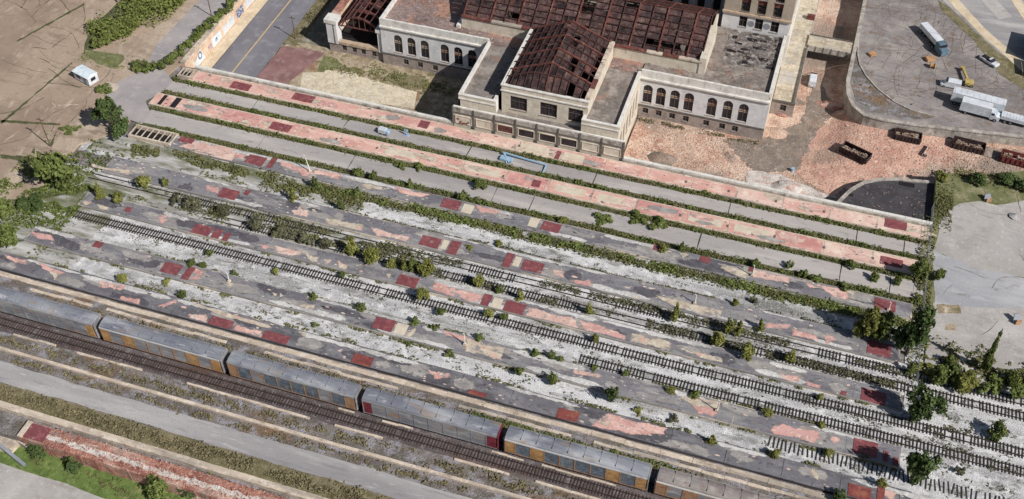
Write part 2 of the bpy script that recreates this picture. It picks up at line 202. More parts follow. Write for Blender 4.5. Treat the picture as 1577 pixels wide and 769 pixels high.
# ------------------------------------------------------------------ helpers
class MB:
    def __init__(s): s.v = []; s.f = []; s.m = []
    def face(s, pts, mi=0):
        n = len(s.v); s.v += [tuple(p) for p in pts]; s.f.append(tuple(range(n, n+len(pts)))); s.m.append(mi)
    def box(s, x0, x1, y0, y1, z0, z1, mi=0, T=None):
        P = [(x0, y0, z0), (x1, y0, z0), (x1, y1, z0), (x0, y1, z0), (x0, y0, z1), (x1, y0, z1), (x1, y1, z1), (x0, y1, z1)]
        if T: P = [T(*p) for p in P]
        n = len(s.v); s.v += P
        for f in ((0, 3, 2, 1), (4, 5, 6, 7), (0, 1, 5, 4), (1, 2, 6, 5), (2, 3, 7, 6), (3, 0, 4, 7)):
            s.f.append(tuple(n+i for i in f)); s.m.append(mi)
        return s
    def prism(s, poly, z0, z1, mi=0, top=None):
        a = sum(poly[i][0]*poly[(i+1) % len(poly)][1]-poly[(i+1) % len(poly)][0]*poly[i][1] for i in range(len(poly)))
        if a < 0: poly = poly[::-1]
        n = len(s.v); k = len(poly)
        s.v += [(p[0], p[1], z0) for p in poly]+[(p[0], p[1], z1) for p in poly]
        s.f.append(tuple(range(n+k, n+2*k))); s.m.append(mi if top is None else top)
        for i in range(k):
            j = (i+1) % k; s.f.append((n+i, n+j, n+k+j, n+k+i)); s.m.append(mi)
        return s
    def bar(s, p, q, w, h=None, mi=0):
        p = Vector(p); q = Vector(q); d = (q-p); L = d.length
        if L < 1e-6: return s
        d /= L; h = h or w
        up = Vector((0, 0, 1)) if abs(d.z) < .95 else Vector((1, 0, 0))
        a = d.cross(up).normalized()*(w/2); b = a.cross(d).normalized()*(h/2)
        n = len(s.v)
        for e in (p, q):
            for sa, sb in ((-1, -1), (1, -1), (1, 1), (-1, 1)): s.v.append(tuple(e+a*sa+b*sb))
        for f in ((0, 1, 2, 3), (7, 6, 5, 4), (0, 4, 5, 1), (1, 5, 6, 2), (2, 6, 7, 3), (3, 7, 4, 0)):
            s.f.append(tuple(n+i for i in f)); s.m.append(mi)
        return s
    def cyl(s, p, q, r0, r1=None, k=8, mi=0):
        r1 = r0 if r1 is None else r1
        p = Vector(p); q = Vector(q); d = (q-p).normalized(); up = Vector((0, 0, 1)) if abs(d.z) < .95 else Vector((1, 0, 0))
        a = d.cross(up).normalized(); b = a.cross(d).normalized(); n = len(s.v)
        for e, r in ((p, r0), (q, r1)):
            for i in range(k):
                t = 2*math.pi*i/k; s.v.append(tuple(e+a*math.cos(t)*r+b*math.sin(t)*r))
        for i in range(k):
            j = (i+1) % k; s.f.append((n+i, n+j, n+k+j, n+k+i)); s.m.append(mi)
        s.f.append(tuple(n+k+i for i in range(k))); s.m.append(mi)
        s.f.append(tuple(n+k-1-i for i in range(k))); s.m.append(mi)
        return s
    def mesh(s, name, mats):
        me = bpy.data.meshes.new(name); me.from_pydata(s.v, [], s.f)
        mats = [mats] if isinstance(mats, str) else mats
        for m in mats: me.materials.append(MATS[m])
        if len(mats) > 1: me.polygons.foreach_set('material_index', s.m)
        me.update(); return me
    def build(s, name, mats, parent=None): return link(name, s.mesh(name, mats), parent)
def link(name, me, parent=None, loc=None):
    o = bpy.data.objects.new(name, me); col.objects.link(o)
    if parent: o.parent = parent
    if loc: o.location = loc
    return o
def tag(o, label=None, cat=None, group=None, kind=None):
    if label: o['label'] = label
    if cat: o['category'] = cat
    if group: o['group'] = group
    if kind: o['kind'] = kind
    return o
def empty(name, loc=(0, 0, 0), rz=0, label=None, cat=None, group=None, kind=None):
    o = bpy.data.objects.new(name, None); col.objects.link(o); o.location = loc; o.rotation_euler = (0, 0, rz); o.empty_display_size = .5
    return tag(o, label, cat, group, kind)
def copy_tree(o, parent=None):
    c = o.copy(); col.objects.link(c); c.parent = parent
    for ch in o.children: copy_tree(ch, c)
    return c
def rough_poly(poly, step=1.2, amp=.35, seed=0):
    out = []; k = len(poly)
    for i in range(k):
        a = Vector(poly[i]+(0,) if len(poly[i]) == 2 else poly[i]); b = Vector(poly[(i+1) % k]+(0,) if len(poly[(i+1) % k]) == 2 else poly[(i+1) % k])
        n = max(1, int((b-a).length/step)); nrm = Vector((-(b-a).y, (b-a).x, 0)).normalized()
        for j in range(n):
            p = a+(b-a)*j/n; t = noise.noise(Vector((p.x*.7+seed*9.1, p.y*.7, seed*3.3)))+.6*noise.noise(Vector((p.x*1.9, p.y*1.9+seed, seed*1.7)))
            p = p+nrm*amp*t; out.append((p.x, p.y))
    return out
def sheet(name, poly, z, m, thick=.0, step=None, amp=.35, parent=None, kind='structure'):
    if step: poly = rough_poly(poly, step, amp, seed=len(name)+poly[0][0] % 7)
    mb = MB(); mb.prism(poly, z-max(thick, .02), z)
    o = mb.build(name, m, parent)
    if kind and not parent: o['kind'] = kind
    return o
def rect(x0, x1, y0, y1): return [(x0, y0), (x1, y0), (x1, y1), (x0, y1)]
# ------------------------------------------------------------------ terrain levels
LOW = -4.7; YARD = -.55
sheet('ground', rect(-2500, 2500, -1500, 4000), LOW-.35, 'terrain')
XA, XB = -260, 120
sheet('rail_yard', rect(XA, XB, 82.4, 193.3), YARD-.06, 'dirt_scrub', thick=5.5)
LOTP = [(-260, 60), (-205, 82.4), (-168, 112), (-160.6, 139.5), (-160.5, 158), (-153.5, 166), (-154.5, 186), (-153.2, 193.4), (-153.2, 300), (-400, 340), (-400, 60)]
sheet('concrete_lot', LOTP, -.12, 'beige_concrete', thick=5.2)
# right hand side: raised yard with pale concrete, and the upper parking lot
RY = [(35.4, 157.5), (140, 157.5), (140, 240), (66, 221.5), (54.6, 218.3), (44, 213.5), (35.4, 211.5)]
sheet('raised_yard', RY, -.3, 'lawn', thick=5)
LOTW = [(13.0, 420), (12.5, 290), (12.3, 262), (12.0, 243.2), (11.9, 239), (12.6, 233.5), (14.3, 229.3), (17.2, 226.6), (22, 226.2), (28, 226.6), (40, 228.2), (54.3, 230.2), (75, 233.4), (140, 244), (260, 260), (260, 420)]
sheet('parking_lot', LOTW, .15, 'lot_asphalt', thick=5.4)
# low level grounds
def sst(t): t = max(0, min(1, t)); return t*t*(3-2*t)
def rz(x, y):
    h = LOW+2.3*sst((y-211)/13)*sst((x-9)/9)
    return h+(.22*noise.noise(Vector((x*.16, y*.16, 0)))+.1*noise.noise(Vector((x*.5, y*.5, 3))) if y > 196 else 0)
def GT(px, py):
    z = LOW
    for _ in range(6): p = G(px, py, z); z = rz(p[0], p[1])
    return (p[0], p[1], z)
mb = MB(); nx, ny = 105, 90
xs_ = [-36.5+i*1.5 for i in range(nx+1)]; ys_ = [193.2+j*1.5 for j in range(ny+1)]
mb.v = [(x, y, rz(x, y)) for y in ys_ for x in xs_]
mb.f = [(j*(nx+1)+i, j*(nx+1)+i+1, (j+1)*(nx+1)+i+1, (j+1)*(nx+1)+i) for j in range(ny) for i in range(nx)]; mb.m = [0]*len(mb.f)
tag(mb.build('rubble_ground', 'rubble'), kind='structure')
def drape(name, pts, m, dz=.04, step=1.2, amp=.8):
    poly = rough_poly(GP(pts, LOW), step, amp, seed=len(name)+pts[0][0]); me = bpy.data.meshes.new(name); bm = bmesh.new()
    f = bm.faces.new([bm.verts.new((x, y, 0)) for x, y in poly]); bmesh.ops.triangulate(bm, faces=[f])
    for _ in range(3): bmesh.ops.subdivide_edges(bm, edges=[e for e in bm.edges if e.calc_length() > 1.6], cuts=1, use_grid_fill=False); bmesh.ops.triangulate(bm, faces=bm.faces[:])
    lay = bm.verts.layers.float.new('edge')
    for v in bm.verts: v.co.z = rz(v.co.x, v.co.y)+dz; v[lay] = 0 if v.is_boundary else 1
    bmesh.ops.recalc_face_normals(bm, faces=bm.faces[:]); bm.to_mesh(me); bm.free(); me.materials.append(MATS[m]); return tag(link(name, me), kind='structure')
sheet('court_ground', rect(-134.5, -75, 193.2, 217), LOW, 'tan_soil')
sheet('road', rect(-148.4, -135.4, 193.2, 300), LOW, 'road_asphalt')
road = bpy.data.objects['road']
for k in range(1):
    MB().box(-142.6, -142.25, 193.4, 300, LOW-.01, LOW+.012).build('centre_line', 'yellow_paint', road)
sheet('sidewalk', rect(-151.8, -148.4, 193.2, 300), LOW+.13, 'sidewalk')
sheet('verge', rect(-135.4, -131.5, 215, 300), LOW+.05, 'dry_grass')
sheet('brick_plaza', GP([(388, 128), (413, 150), (470, 108), (500, 82), (470, 76), (434, 72)], LOW), LOW+.06, 'plaza_red', step=2, amp=.3)
sheet('court_pavement', GP([(466, 112), (500, 112), (502, 108), (548, 112), (552, 118), (642, 142), (638, 168), (520, 150), (462, 138)], LOW), LOW+.05, 'court_slab', step=1.5, amp=.3)
sheet('lawn_patch', GP([(488, 110), (498, 86), (520, 90), (528, 100), (515, 106), (512, 116)], LOW), LOW+.04, 'lawn', step=1.2, amp=.5)
sheet('dry_lawn_patch', GP([(590, 122), (600, 112), (655, 118), (660, 134), (630, 140)], LOW), LOW+.045, 'dry_grass', step=1.2, amp=.5)
drape('dirt_track', ([(1110, 215), (1180, 208), (1232, 188), (1250, 130), (1262, 118), (1290, 170), (1262, 200), (1230, 262), (1165, 270)]), 'dirt_worn', .07)
drape('red_rubble_ground', ([(1222, 262), (1250, 205), (1300, 178), (1400, 215), (1480, 232), (1440, 262), (1395, 270), (1330, 282), (1285, 305), (1245, 285)]), 'rubble_red', .05)
drape('gravel_track', ([(1470, 228), (1600, 250), (1600, 275), (1530, 258), (1470, 242)]), 'dirt_worn', .07)
drape('pale_rubble_ground', ([(1150, 262), (1200, 270), (1290, 305), (1240, 305), (1150, 285)]), 'white_mess', .09)
# right raised yard surfaces
sheet('pale_yard', GP([(1462, 318), (1478, 312), (1510, 308), (1535, 315), (1600, 302), (1600, 430), (1500, 412), (1438, 385), (1447, 345)]), -.28, 'pale_lot', step=2, amp=.6)
sheet('washed_yard', GP([(1437, 383), (1500, 412), (1600, 430), (1600, 475), (1440, 468)]), -.275, 'blue_lot', step=2.5, amp=.4)
sheet('sandy_yard', GP([(1438, 466), (1600, 473), (1600, 600), (1420, 580)]), -.284, 'pale_lot', step=2.5, amp=.5)
for pp in ([(1442, 468), (1478, 468), (1480, 480), (1445, 482)], [(1456, 497), (1473, 498), (1472, 508), (1457, 507)]):
    sheet('tan_soil', GP(pp), -.272, 'tan_soil', step=1, amp=.5)
# left lot surfaces
sheet('paved_approach', [(-166.5, 178), (-161, 188.5), (-163.4, 199), (-160.5, 300), (-154.3, 300), (-154.2, 200), (-156.5, 190), (-151.5, 186.5), (-151.5, 182.5), (-154, 177), (-150, 173.5), (-150, 169), (-158.5, 170.5)], -.095, 'grey_lane', step=3, amp=.25)
sheet('planting_bed', GP([(128, 84), (150, 72), (275, -20), (205, -20), (135, 50)]), -.09, 'green_soil', step=2, amp=.4)
sheet('island_bed', GP([(130, 76), (190, 84), (192, 90), (178, 106), (150, 98), (132, 86)]), -.085, 'lawn', step=1.5, amp=.2)
for nm, pts in (('a', [(0, 189), (110, 96), (112, 96.5), (2, 191)]), ('b', [(0, 184), (92, 190), (92, 193), (0, 188)]), ('c', [(0, 237), (60, 243), (90, 250), (70, 252), (0, 243)]),
                ('d', [(26, 62), (130, 4), (130, 7), (26, 65)]), ('e', [(86, 203), (88, 201), (78, 227), (75, 225)]), ('f', [(95, 246), (96, 249), (24, 286), (24, 283)]), ('g', [(100, 300), (0, 312), (0, 309), (98, 297)])):
    sheet('weedy_joint', GP(pts), -.1, 'green_soil', step=.8, amp=.3)
def cracks(name, label, boxes, z, m, n, seed, L=(5, 22), dirs=None, w=(.05, .16)):
    rg = random.Random(seed); mb = MB()
    for i in range(n):
        x0, x1, y0, y1 = rg.choice(boxes); x, y = rg.uniform(x0, x1), rg.uniform(y0, y1); a = rg.choice(dirs)+rg.gauss(0, .12) if dirs else rg.uniform(0, 6.28); l = rg.uniform(*L); wd = rg.uniform(*w); d = 0; prev = None
        while d < l:
            nx_, ny_ = -math.sin(a), math.cos(a); ww = wd*rg.uniform(.4, 1.3); cur = ((x+nx_*ww, y+ny_*ww, z), (x-nx_*ww, y-ny_*ww, z))
            if prev: mb.face([prev[0], prev[1], cur[1], cur[0]])
            prev = cur; st = rg.uniform(.6, 1.6); a += rg.gauss(0, .16); x += math.cos(a)*st; y += math.sin(a)*st; d += st
    return tag(mb.build(name, m), label, kind='stuff')
cracks('pavement_cracks', 'dark cracks and weed lines over the concrete lot', [(-215, -165, 140, 186), (-230, -188, 186, 225)], -.112, 'crack_fill', 70, 3, dirs=[.0, 1.57, 1.5, .06, 3.1])
cracks('pavement_cracks', 'dark cracks over the pale concrete yard', [(38, 70, 162, 205)], -.262, 'crack_fill', 14, 4, L=(3, 12), w=(.03, .1))
cracks('asphalt_cracks', 'wandering brown cracks over the parking lot', [(14, 60, 234, 290)], .158, 'lot_crack', 330, 6, L=(3, 15), w=(.03, .09), dirs=[0, 1.57, .1, 1.5, 3.14, .8])
# ------------------------------------------------------------------ gravel beds between platforms
sheet('paved_lane_bed', rect(-152, 36, 168, 187.9), -.42, 'green_soil')
sheet('gravel_bed', rect(-160, 120, 156.5, 164), YARD+.02, 'white_gravel')
sheet('gravel_bed', rect(-160, 120, 144, 152), YARD+.02, 'white_gravel')
sheet('gravel_bed', rect(-160, 120, 131, 140), YARD+.02, 'white_gravel')
sheet('gravel_bed', rect(-162, 120, 121.8, 126.8), YARD+.02, 'white_gravel')
sheet('weedy_bed', rect(-158, -88, 157.4, 163.8), YARD+.035, 'weedy_gravel', step=4, amp=.8)
sheet('weedy_bed', rect(-140, -78, 144.6, 151), YARD+.035, 'weedy_gravel', step=3, amp=1)
sheet('weedy_bed', rect(-168, -140, 122, 150), YARD+.04, 'weedy_gravel', step=3, amp=1.5)
sheet('gravel_bed', rect(33, 120, 100, 158), YARD+.03, 'white_gravel', step=3, amp=.8)
# paved lanes: separate slabs
def lane(label, y0, y1, cuts):
    t = tag(empty('paved_lane', ((cuts[0]+cuts[-1])/2, (y0+y1)/2, -.3)), label, None, None, 'structure')
    cx, cy = t.location.x, t.location.y
    for a, b in zip(cuts, cuts[1:]):
        a += .12; b -= .12
        poly = rough_poly(rect(a-cx, b-cx, y0-cy, y1-cy), 2.2, .22, seed=a)
        MB().prism(poly, -.2, .02+R.uniform(0, .02)).build('slab', 'lane_concrete', t)
lane('paved lane beside the pink platform by the station', 182.9, 186.5, [-152, -127.5, -103, -71, -40, -8.5, 19.8, 30, 36])
lane('paved lane between the pink platform and the patchy grey one', 170, 174.9, [-151, -119.5, -96, -60.5, -51.5, -13, 17.6, 28, 35.5])
# ------------------------------------------------------------------ station platforms
PITCHX = 10.45; X0 = -112.3
PLAT = {}
def platform(key, x0, x1, y0, y1, label, top, body='cream_stone', variants=None, insets=(), zb=YARD, lip=.36, h=0.0):
    t = empty('station_platform', ((x0+x1)/2, (y0+y1)/2, zb), 0, label, 'platform')
    cx, cy = t.location.x, t.location.y
    b = rough_poly(rect(x0-cx, x1-cx, y0-cy, y1-cy), 2.5, .1, seed=ord(key))
    MB().prism(b, -.05, -zb+h).build('platform_body', body, t)
    k = math.floor((x0-X0)/PITCHX)
    while X0+k*PITCHX < x1:
        g = .21 if lip > .3 else .05
        a = max(x0+.3, X0+k*PITCHX+g); c = min(x1-.3, X0+(k+1)*PITCHX-g)
        if c-a > 1:
            m = top; v = (variants or {}).get(k)
            if v and v != 'inset': m = v
            poly = rough_poly(rect(a-cx, c-cx, y0+lip-cy, y1-lip-cy), 1.6, .1, seed=a+y0)
            s = MB().prism(poly, -zb+h-.1, -zb+h+R.uniform(.035, .055)).build('slab', m, t)
            if v == 'inset':
                d = R.uniform(.9, 1.3); poly = rough_poly(rect(a-cx+d+.3, c-cx-d, y0+lip-cy+.75, y1-lip-cy-.75), 1.2, .1, seed=a)
                MB().prism(poly, -zb+h-.1, -zb+h+.066).build('inset', 'beige_patch', s)
        k += 1
    PLAT[key] = (t, cx, cy, zb, h); return t
bv = {k: 'inset' for k in (2, 4, 6, 7, 9, 10)}; bv.update({0: 'pink', 1: 'pink', 5: 'pink_red', 8: 'pink_red', 11: 'pink_red', 12: 'pink_pale', 13: 'pink_pale', -2: 'pink_red'})
bv.update({2: 'inset'})
platform('A', -148, 34.8, 187.9, 192.1, 'pink slab platform along the wall of the station building', 'pink', variants={10: 'pink_pale', 12: 'pink_pale', 13: 'pink_pale', 4: 'pink_pale', 5: 'pink_pale', 6: 'pink_red'})
platform('B', -152.6, 34, 176.5, 181.1, 'pink slab platform between the two paved lanes', 'pink', variants=bv)
platform('C', -140.5, 33, 163.7, 168.0, 'patchy grey and pink platform between a paved lane and thick weeds', 'asphalt_top', 'platform_edge', lip=.16, variants={-2: 'pink_pale'})
platform('D', -150, 31.5, 151.3, 156.7, 'grey platform in the middle of the yard, tall weeds on both sides', 'asphalt_top', 'platform_edge', lip=.16)
platform('E', -149, 32.5, 139.8, 144.2, 'grey platform with long pink bare stretches beside the dark sleepered track', 'asphalt_top', 'platform_edge', lip=.16)
platform('F', -154, 33.5, 126.6, 131.4, 'grey platform between white gravel and the narrow gravel strip', 'asphalt_top', 'platform_edge', lip=.16)
platform('G', -170, 36, 117.7, 122.2, 'dark grey platform behind the cream kerb and the freight train', 'dark_top', body='dark_stone', lip=.1)
def flat(key, poly, m, name, dz, amp=.3, step=.9):
    t, cx, cy, zb, h = PLAT[key]
    y0 = cy; poly = [(p[0]-cx, p[1]-cy) for p in poly]
    poly = rough_poly(poly, step, amp, seed=poly[0][0]*.37)
    return MB().prism(poly, -zb+h-.06, -zb+h+dz).build(name, m, t)
def worn(key, poly, m, name, dz):
    t, cx, cy, zb, h = PLAT[key]; c = Vector((sum(p[0] for p in poly)/len(poly), sum(p[1] for p in poly)/len(poly)))
    out = rough_poly([tuple(c+(Vector(p)-c)*(1+.7/max(1, (Vector(p)-c).length))) for p in poly], .6, .3, seed=poly[0][0]*.37)
    out = clampy(key, out); me = bpy.data.meshes.new(name); bm = bmesh.new(); lay = bm.verts.layers.float.new('edge')
    O = [bm.verts.new((x-cx, y-cy, -zb+h+dz)) for x, y in out]; I = []
    for x, y in out:
        d = Vector((x, y))-c; q = c+d*max(.15, 1-1.5/max(.6, d.length)); v = bm.verts.new((q.x-cx, q.y-cy, -zb+h+dz)); v[lay] = 1; I.append(v)
    n = len(O)
    for i in range(n):
        j = (i+1) % n; bm.faces.new((O[i], O[j], I[j], I[i]))
    bm.faces.new(I); bm.normal_update()
    for f in bm.faces:
        if f.normal.z < 0: f.normal_flip()
    bm.to_mesh(me); bm.free(); me.materials.append(MATS[m]); return link(name, me, t)
def clampy(key, pts):
    b = {'A': (187.9, 192.1), 'B': (176.5, 181.1), 'C': (163.7, 168), 'D': (151.3, 156.7), 'E': (139.8, 144.2), 'F': (126.6, 131.4), 'G': (117.7, 122.2)}[key]
    return [(x, min(max(y, b[0]+.15), b[1]-.15)) for x, y in pts]
REDS = {  # key: (px x0, x1, y centre) of each dark red cover plate, width across the platform in metres
 'A': [(353, 389, 133, 2.6), (448, 487, 151, 2.7), (644, 662, 192, 2.6), (1361, 1398, 346, 2.9), (855, 863, 240, 3.2)],
 'B': [(413, 451, 196, 2.6), (819, 833, 283, 2.2), (1354, 1392, 404, 2.4)],
 'C': [(274, 302, 215, 2.4), (377, 411, 247, 2.9), (414, 424, 251, 3.6), (678, 711, 315, 2.9), (832, 865, 350, 2.8), (1006, 1019, 381, 2), (1077, 1095, 399, 2.3), (1153, 1161, 414, 1.8), (1345, 1381, 470, 3)],
 'D': [(336, 369, 299, 3), (376, 385, 297, 1.6), (645, 680, 373, 3), (690, 708, 382, 4), (776, 790, 401, 4.2), (802, 839, 411, 3), (1334, 1374, 538, 3.4)],
 'E': [(192, 203, 323, 1.4), (294, 328, 355, 3), (325, 340, 363, 3.9), (343, 354, 366, 2.8), (609, 646, 434, 3), (741, 756, 464, 3.9), (774, 811, 474, 3), (1324, 1366, 611, 3.1), (1294, 1304, 608, 1.8)],
 'F': [(143, 159, 377, 1.8), (247, 281, 414, 2.9), (283, 297, 421, 3.6), (573, 610, 500, 3), (1312, 1353, 690, 3.3), (1360, 1368, 703, 2.4), (1374, 1384, 711, 1.8)],
 'G': [(318, 361, 499, 2.8), (400, 448, 522, 2.8), (539, 576, 556, 2.8), (855, 893, 641, 2.8), (718, 750, 608, 1.6), (1304, 1343, 759, 2.9), (1350, 1363, 760, 3)]}
for k, l in REDS.items():
    for a, b, y, w in l:
        c = G((a+b)/2, y, .05); L = abs(G(b, y, .05)[0]-G(a, y, .05)[0])*.93; p = clampy(k, rect(c[0]-L/2, c[0]+L/2, c[1]-w/2, c[1]+w/2))
        flat(k, p, 'red_rust' if (k == 'G' and a > 400) else 'red_cover', 'cover_plate', .11+R.uniform(0, .02), amp=.13, step=.8)
BEIGE = {'C': [(711, 729, 322), (814, 830, 343)], 'D': [(680, 690, 377), (791, 802, 403)], 'E': [(757, 773, 467)], 'F': [(608, 627, 507)], 'A': [(798, 846, 230), (866, 900, 243)]}
for k, l in BEIGE.items():
    for a, b, y in l:
        c = G((a+b)/2, y, .05); L = abs(G(b, y, .05)[0]-G(a, y, .05)[0]); flat(k, clampy(k, rect(c[0]-L/2, c[0]+L/2, c[1]-1.4, c[1]+1.4)), 'beige_patch', 'beige_panel', .075, amp=.08)
PINK = {
 'C': [[(276, 226), (300, 217), (362, 229), (355, 236), (330, 240)], [(434, 248), (478, 261), (475, 272), (465, 271), (462, 266), (432, 255)], [(483, 259), (522, 268), (521, 276), (481, 268)], [(608, 288), (663, 300), (650, 304), (626, 300), (613, 294)], [(1177, 420), (1216, 427), (1214, 436), (1177, 430)], [(1239, 428), (1306, 445), (1304, 461), (1286, 458), (1268, 446), (1247, 443)], [(1160, 414), (1180, 419), (1180, 430), (1158, 428)], [(733, 316), (770, 324), (762, 330), (742, 328)], [(1000, 372), (1030, 378), (1016, 382)], [(365, 236), (378, 238), (374, 246), (358, 242)], [(820, 333), (838, 336), (836, 340)]],
 'D': [[(451, 325), (462, 320), (474, 325), (474, 334), (452, 332)], [(569, 349), (630, 366), (626, 372), (582, 363)], [(853, 415), (868, 419), (866, 427), (852, 423)], [(879, 431), (905, 432), (913, 441), (892, 440)], [(1180, 497), (1216, 500), (1212, 507), (1182, 505)], [(1220, 506), (1258, 518), (1259, 525), (1222, 517)], [(1270, 520), (1280, 516), (1286, 524), (1272, 530)], [(318, 285), (338, 290), (334, 298), (320, 294)]],
 'E': [[(243, 334), (255, 331), (259, 340), (248, 346)], [(424, 379), (466, 388), (462, 394), (441, 398), (427, 390)], [(668, 434), (743, 455), (735, 466), (699, 457), (668, 446)], [(808, 492), (819, 474), (879, 490), (888, 495), (886, 510), (846, 500)], [(892, 494), (930, 503), (966, 519), (962, 527), (900, 511)], [(1203, 575), (1232, 580), (1228, 588), (1204, 584)], [(1242, 587), (1265, 594), (1260, 602), (1243, 599)], [(400, 376), (416, 380), (408, 386)]],
 'F': [[(48, 357), (78, 362), (84, 371), (58, 367)], [(294, 430), (310, 416), (314, 420), (304, 432)], [(681, 508), (718, 518), (716, 526), (689, 517)], [(884, 569), (924, 576), (922, 582), (886, 576)], [(1187, 661), (1203, 652), (1258, 665), (1263, 676), (1252, 682), (1193, 669)], [(1278, 676), (1288, 672), (1295, 678), (1284, 684)], [(298, 412), (312, 418), (300, 420)], [(1060, 617), (1110, 622), (1098, 642), (1076, 636)]],
 'G': [[(6, 392), (42, 402), (40, 408), (20, 403)], [(60, 404), (99, 420), (83, 422), (66, 414)], [(153, 432), (192, 440), (187, 447), (159, 443)], [(185, 456), (215, 461), (213, 470), (185, 462)], [(244, 471), (276, 457), (273, 465), (252, 474)], [(291, 484), (319, 485), (317, 497), (291, 492)], [(363, 501), (404, 511), (400, 524), (358, 513)], [(660, 571), (693, 575), (689, 583), (673, 583)], [(911, 657), (930, 642), (941, 636), (962, 643), (1026, 660), (1022, 669), (996, 669), (975, 670), (940, 662)], [(1360, 752), (1380, 760), (1376, 769), (1364, 766)]]}
CREAM = {
 'C': [[(553, 283), (568, 284), (587, 288), (586, 293), (566, 290)], [(1110, 406), (1152, 418), (1149, 430), (1128, 422), (1110, 413)], [(1044, 388), (1060, 392), (1052, 398)], [(1304, 446), (1318, 450), (1312, 456)]],
 'D': [[(140, 250), (160, 258), (200, 262), (203, 268), (180, 266), (145, 258)], [(504, 336), (557, 346), (557, 356), (502, 347)], [(1012, 456), (1066, 469), (1113, 479), (1110, 487), (1064, 483), (1022, 464)], [(968, 455), (984, 458), (978, 462)]],
 'E': [[(470, 391), (490, 397), (488, 407), (478, 402)], [(498, 399), (510, 401), (504, 406)], [(521, 402), (537, 409), (530, 414), (522, 413)], [(972, 513), (1030, 526), (1031, 543), (972, 531)], [(1053, 539), (1086, 546), (1113, 552), (1110, 558), (1090, 555)], [(122, 308), (140, 312), (134, 318)], [(150, 314), (168, 320), (164, 326), (154, 322)], [(595, 421), (602, 422), (600, 430)]],
 'F': [[(720, 521), (776, 536), (772, 555), (716, 542)], [(1045, 612), (1066, 611), (1113, 618), (1105, 630), (1074, 626)], [(460, 468), (485, 470), (483, 475), (464, 473)], [(348, 434), (362, 437), (356, 442)], [(420, 451), (427, 453), (424, 457)], [(432, 452), (436, 456), (431, 458)], [(618, 520), (640, 505), (640, 510), (630, 524)]],
 'G': [[(75, 418), (92, 422), (84, 430)], [(300, 468), (350, 482), (412, 500), (418, 506), (404, 504), (345, 488)], [(462, 508), (476, 505), (470, 517), (463, 516)], [(390, 486), (440, 498), (436, 501), (392, 490)], [(920, 652), (940, 648), (936, 656)], [(1250, 722), (1262, 730), (1258, 738), (1250, 730)]]}
for src, m, nm in ((PINK, 'pink', 'bare_patch'), (CREAM, 'beige_patch', 'bare_patch')):
    for k, l in src.items():
        for i, pts in enumerate(l):
            mm = 'beige_worn' if m != 'pink' else R.choice(['pink_worn', 'pink_worn', 'pink_worn', 'pink_faded'])
            worn(k, clampy(k, GP(pts, .05)), mm, nm, (.07 if m == 'pink' else .083)+.001*i)
rg = random.Random(77)
for key, (x0, x1, y0, y1) in {'C': (-138, 32, 163.7, 168), 'D': (-148, 31, 151.3, 156.7), 'E': (-147, 32, 139.8, 144.2), 'F': (-152, 33, 126.6, 131.4), 'G': (-166, 35, 117.7, 122.2)}.items():
    for i in range(26):
        x, y = rg.uniform(x0, x1), rg.uniform(y0+.8, y1-.8); a, b = rg.uniform(1.5, 5.5), rg.uniform(.6, 1.8); n = 9
        worn(key, clampy(key, [(x+a*math.cos(6.283*k/n)*rg.uniform(.7, 1.1), y+b*math.sin(6.283*k/n)*rg.uniform(.7, 1.1)) for k in range(n)]), 'grey_faded' if rg.random() < .68 else 'grey_stain', 'faded_patch', .0585+.0003*i)
    for i in range(12):
        x = rg.uniform(x0, x1); L = rg.uniform(3, 9); top = rg.random() < .6 or key == 'G'; yy = y1-.3 if top else y0+.3; w_ = rg.uniform(.5, 1.5)
        if key == 'D' and top: w_ *= .6
        ya, yb = (yy-w_, yy+.15) if top else (yy-.15, yy+w_)
        worn(key, clampy(key, [(x-L, (ya+yb)/2), (x-L*.6, ya), (x, ya+.2), (x+L*.6, ya), (x+L, (ya+yb)/2), (x+L*.7, yb), (x-L*.7, yb)]), 'gravel_worn', 'gravel_spill', .0665+.0002*i)
for key, (x0, x1, y0, y1) in {'A': (-146, 34, 187.9, 192.1), 'B': (-150, 33, 176.5, 181.1)}.items():
    for i in range(24):
        x, y = rg.uniform(x0, x1), rg.uniform(y0+.9, y1-.9); a, b = rg.uniform(1.2, 4.0), rg.uniform(.5, 1.3); n = 9
        worn(key, clampy(key, [(x+a*math.cos(6.283*k/n)*rg.uniform(.7, 1.1), y+b*math.sin(6.283*k/n)*rg.uniform(.7, 1.1)) for k in range(n)]), rg.choice(['beige_worn', 'beige_worn', 'pink_faded', 'pink_worn', 'grey_faded']), 'faded_patch', .0685+.0003*i)
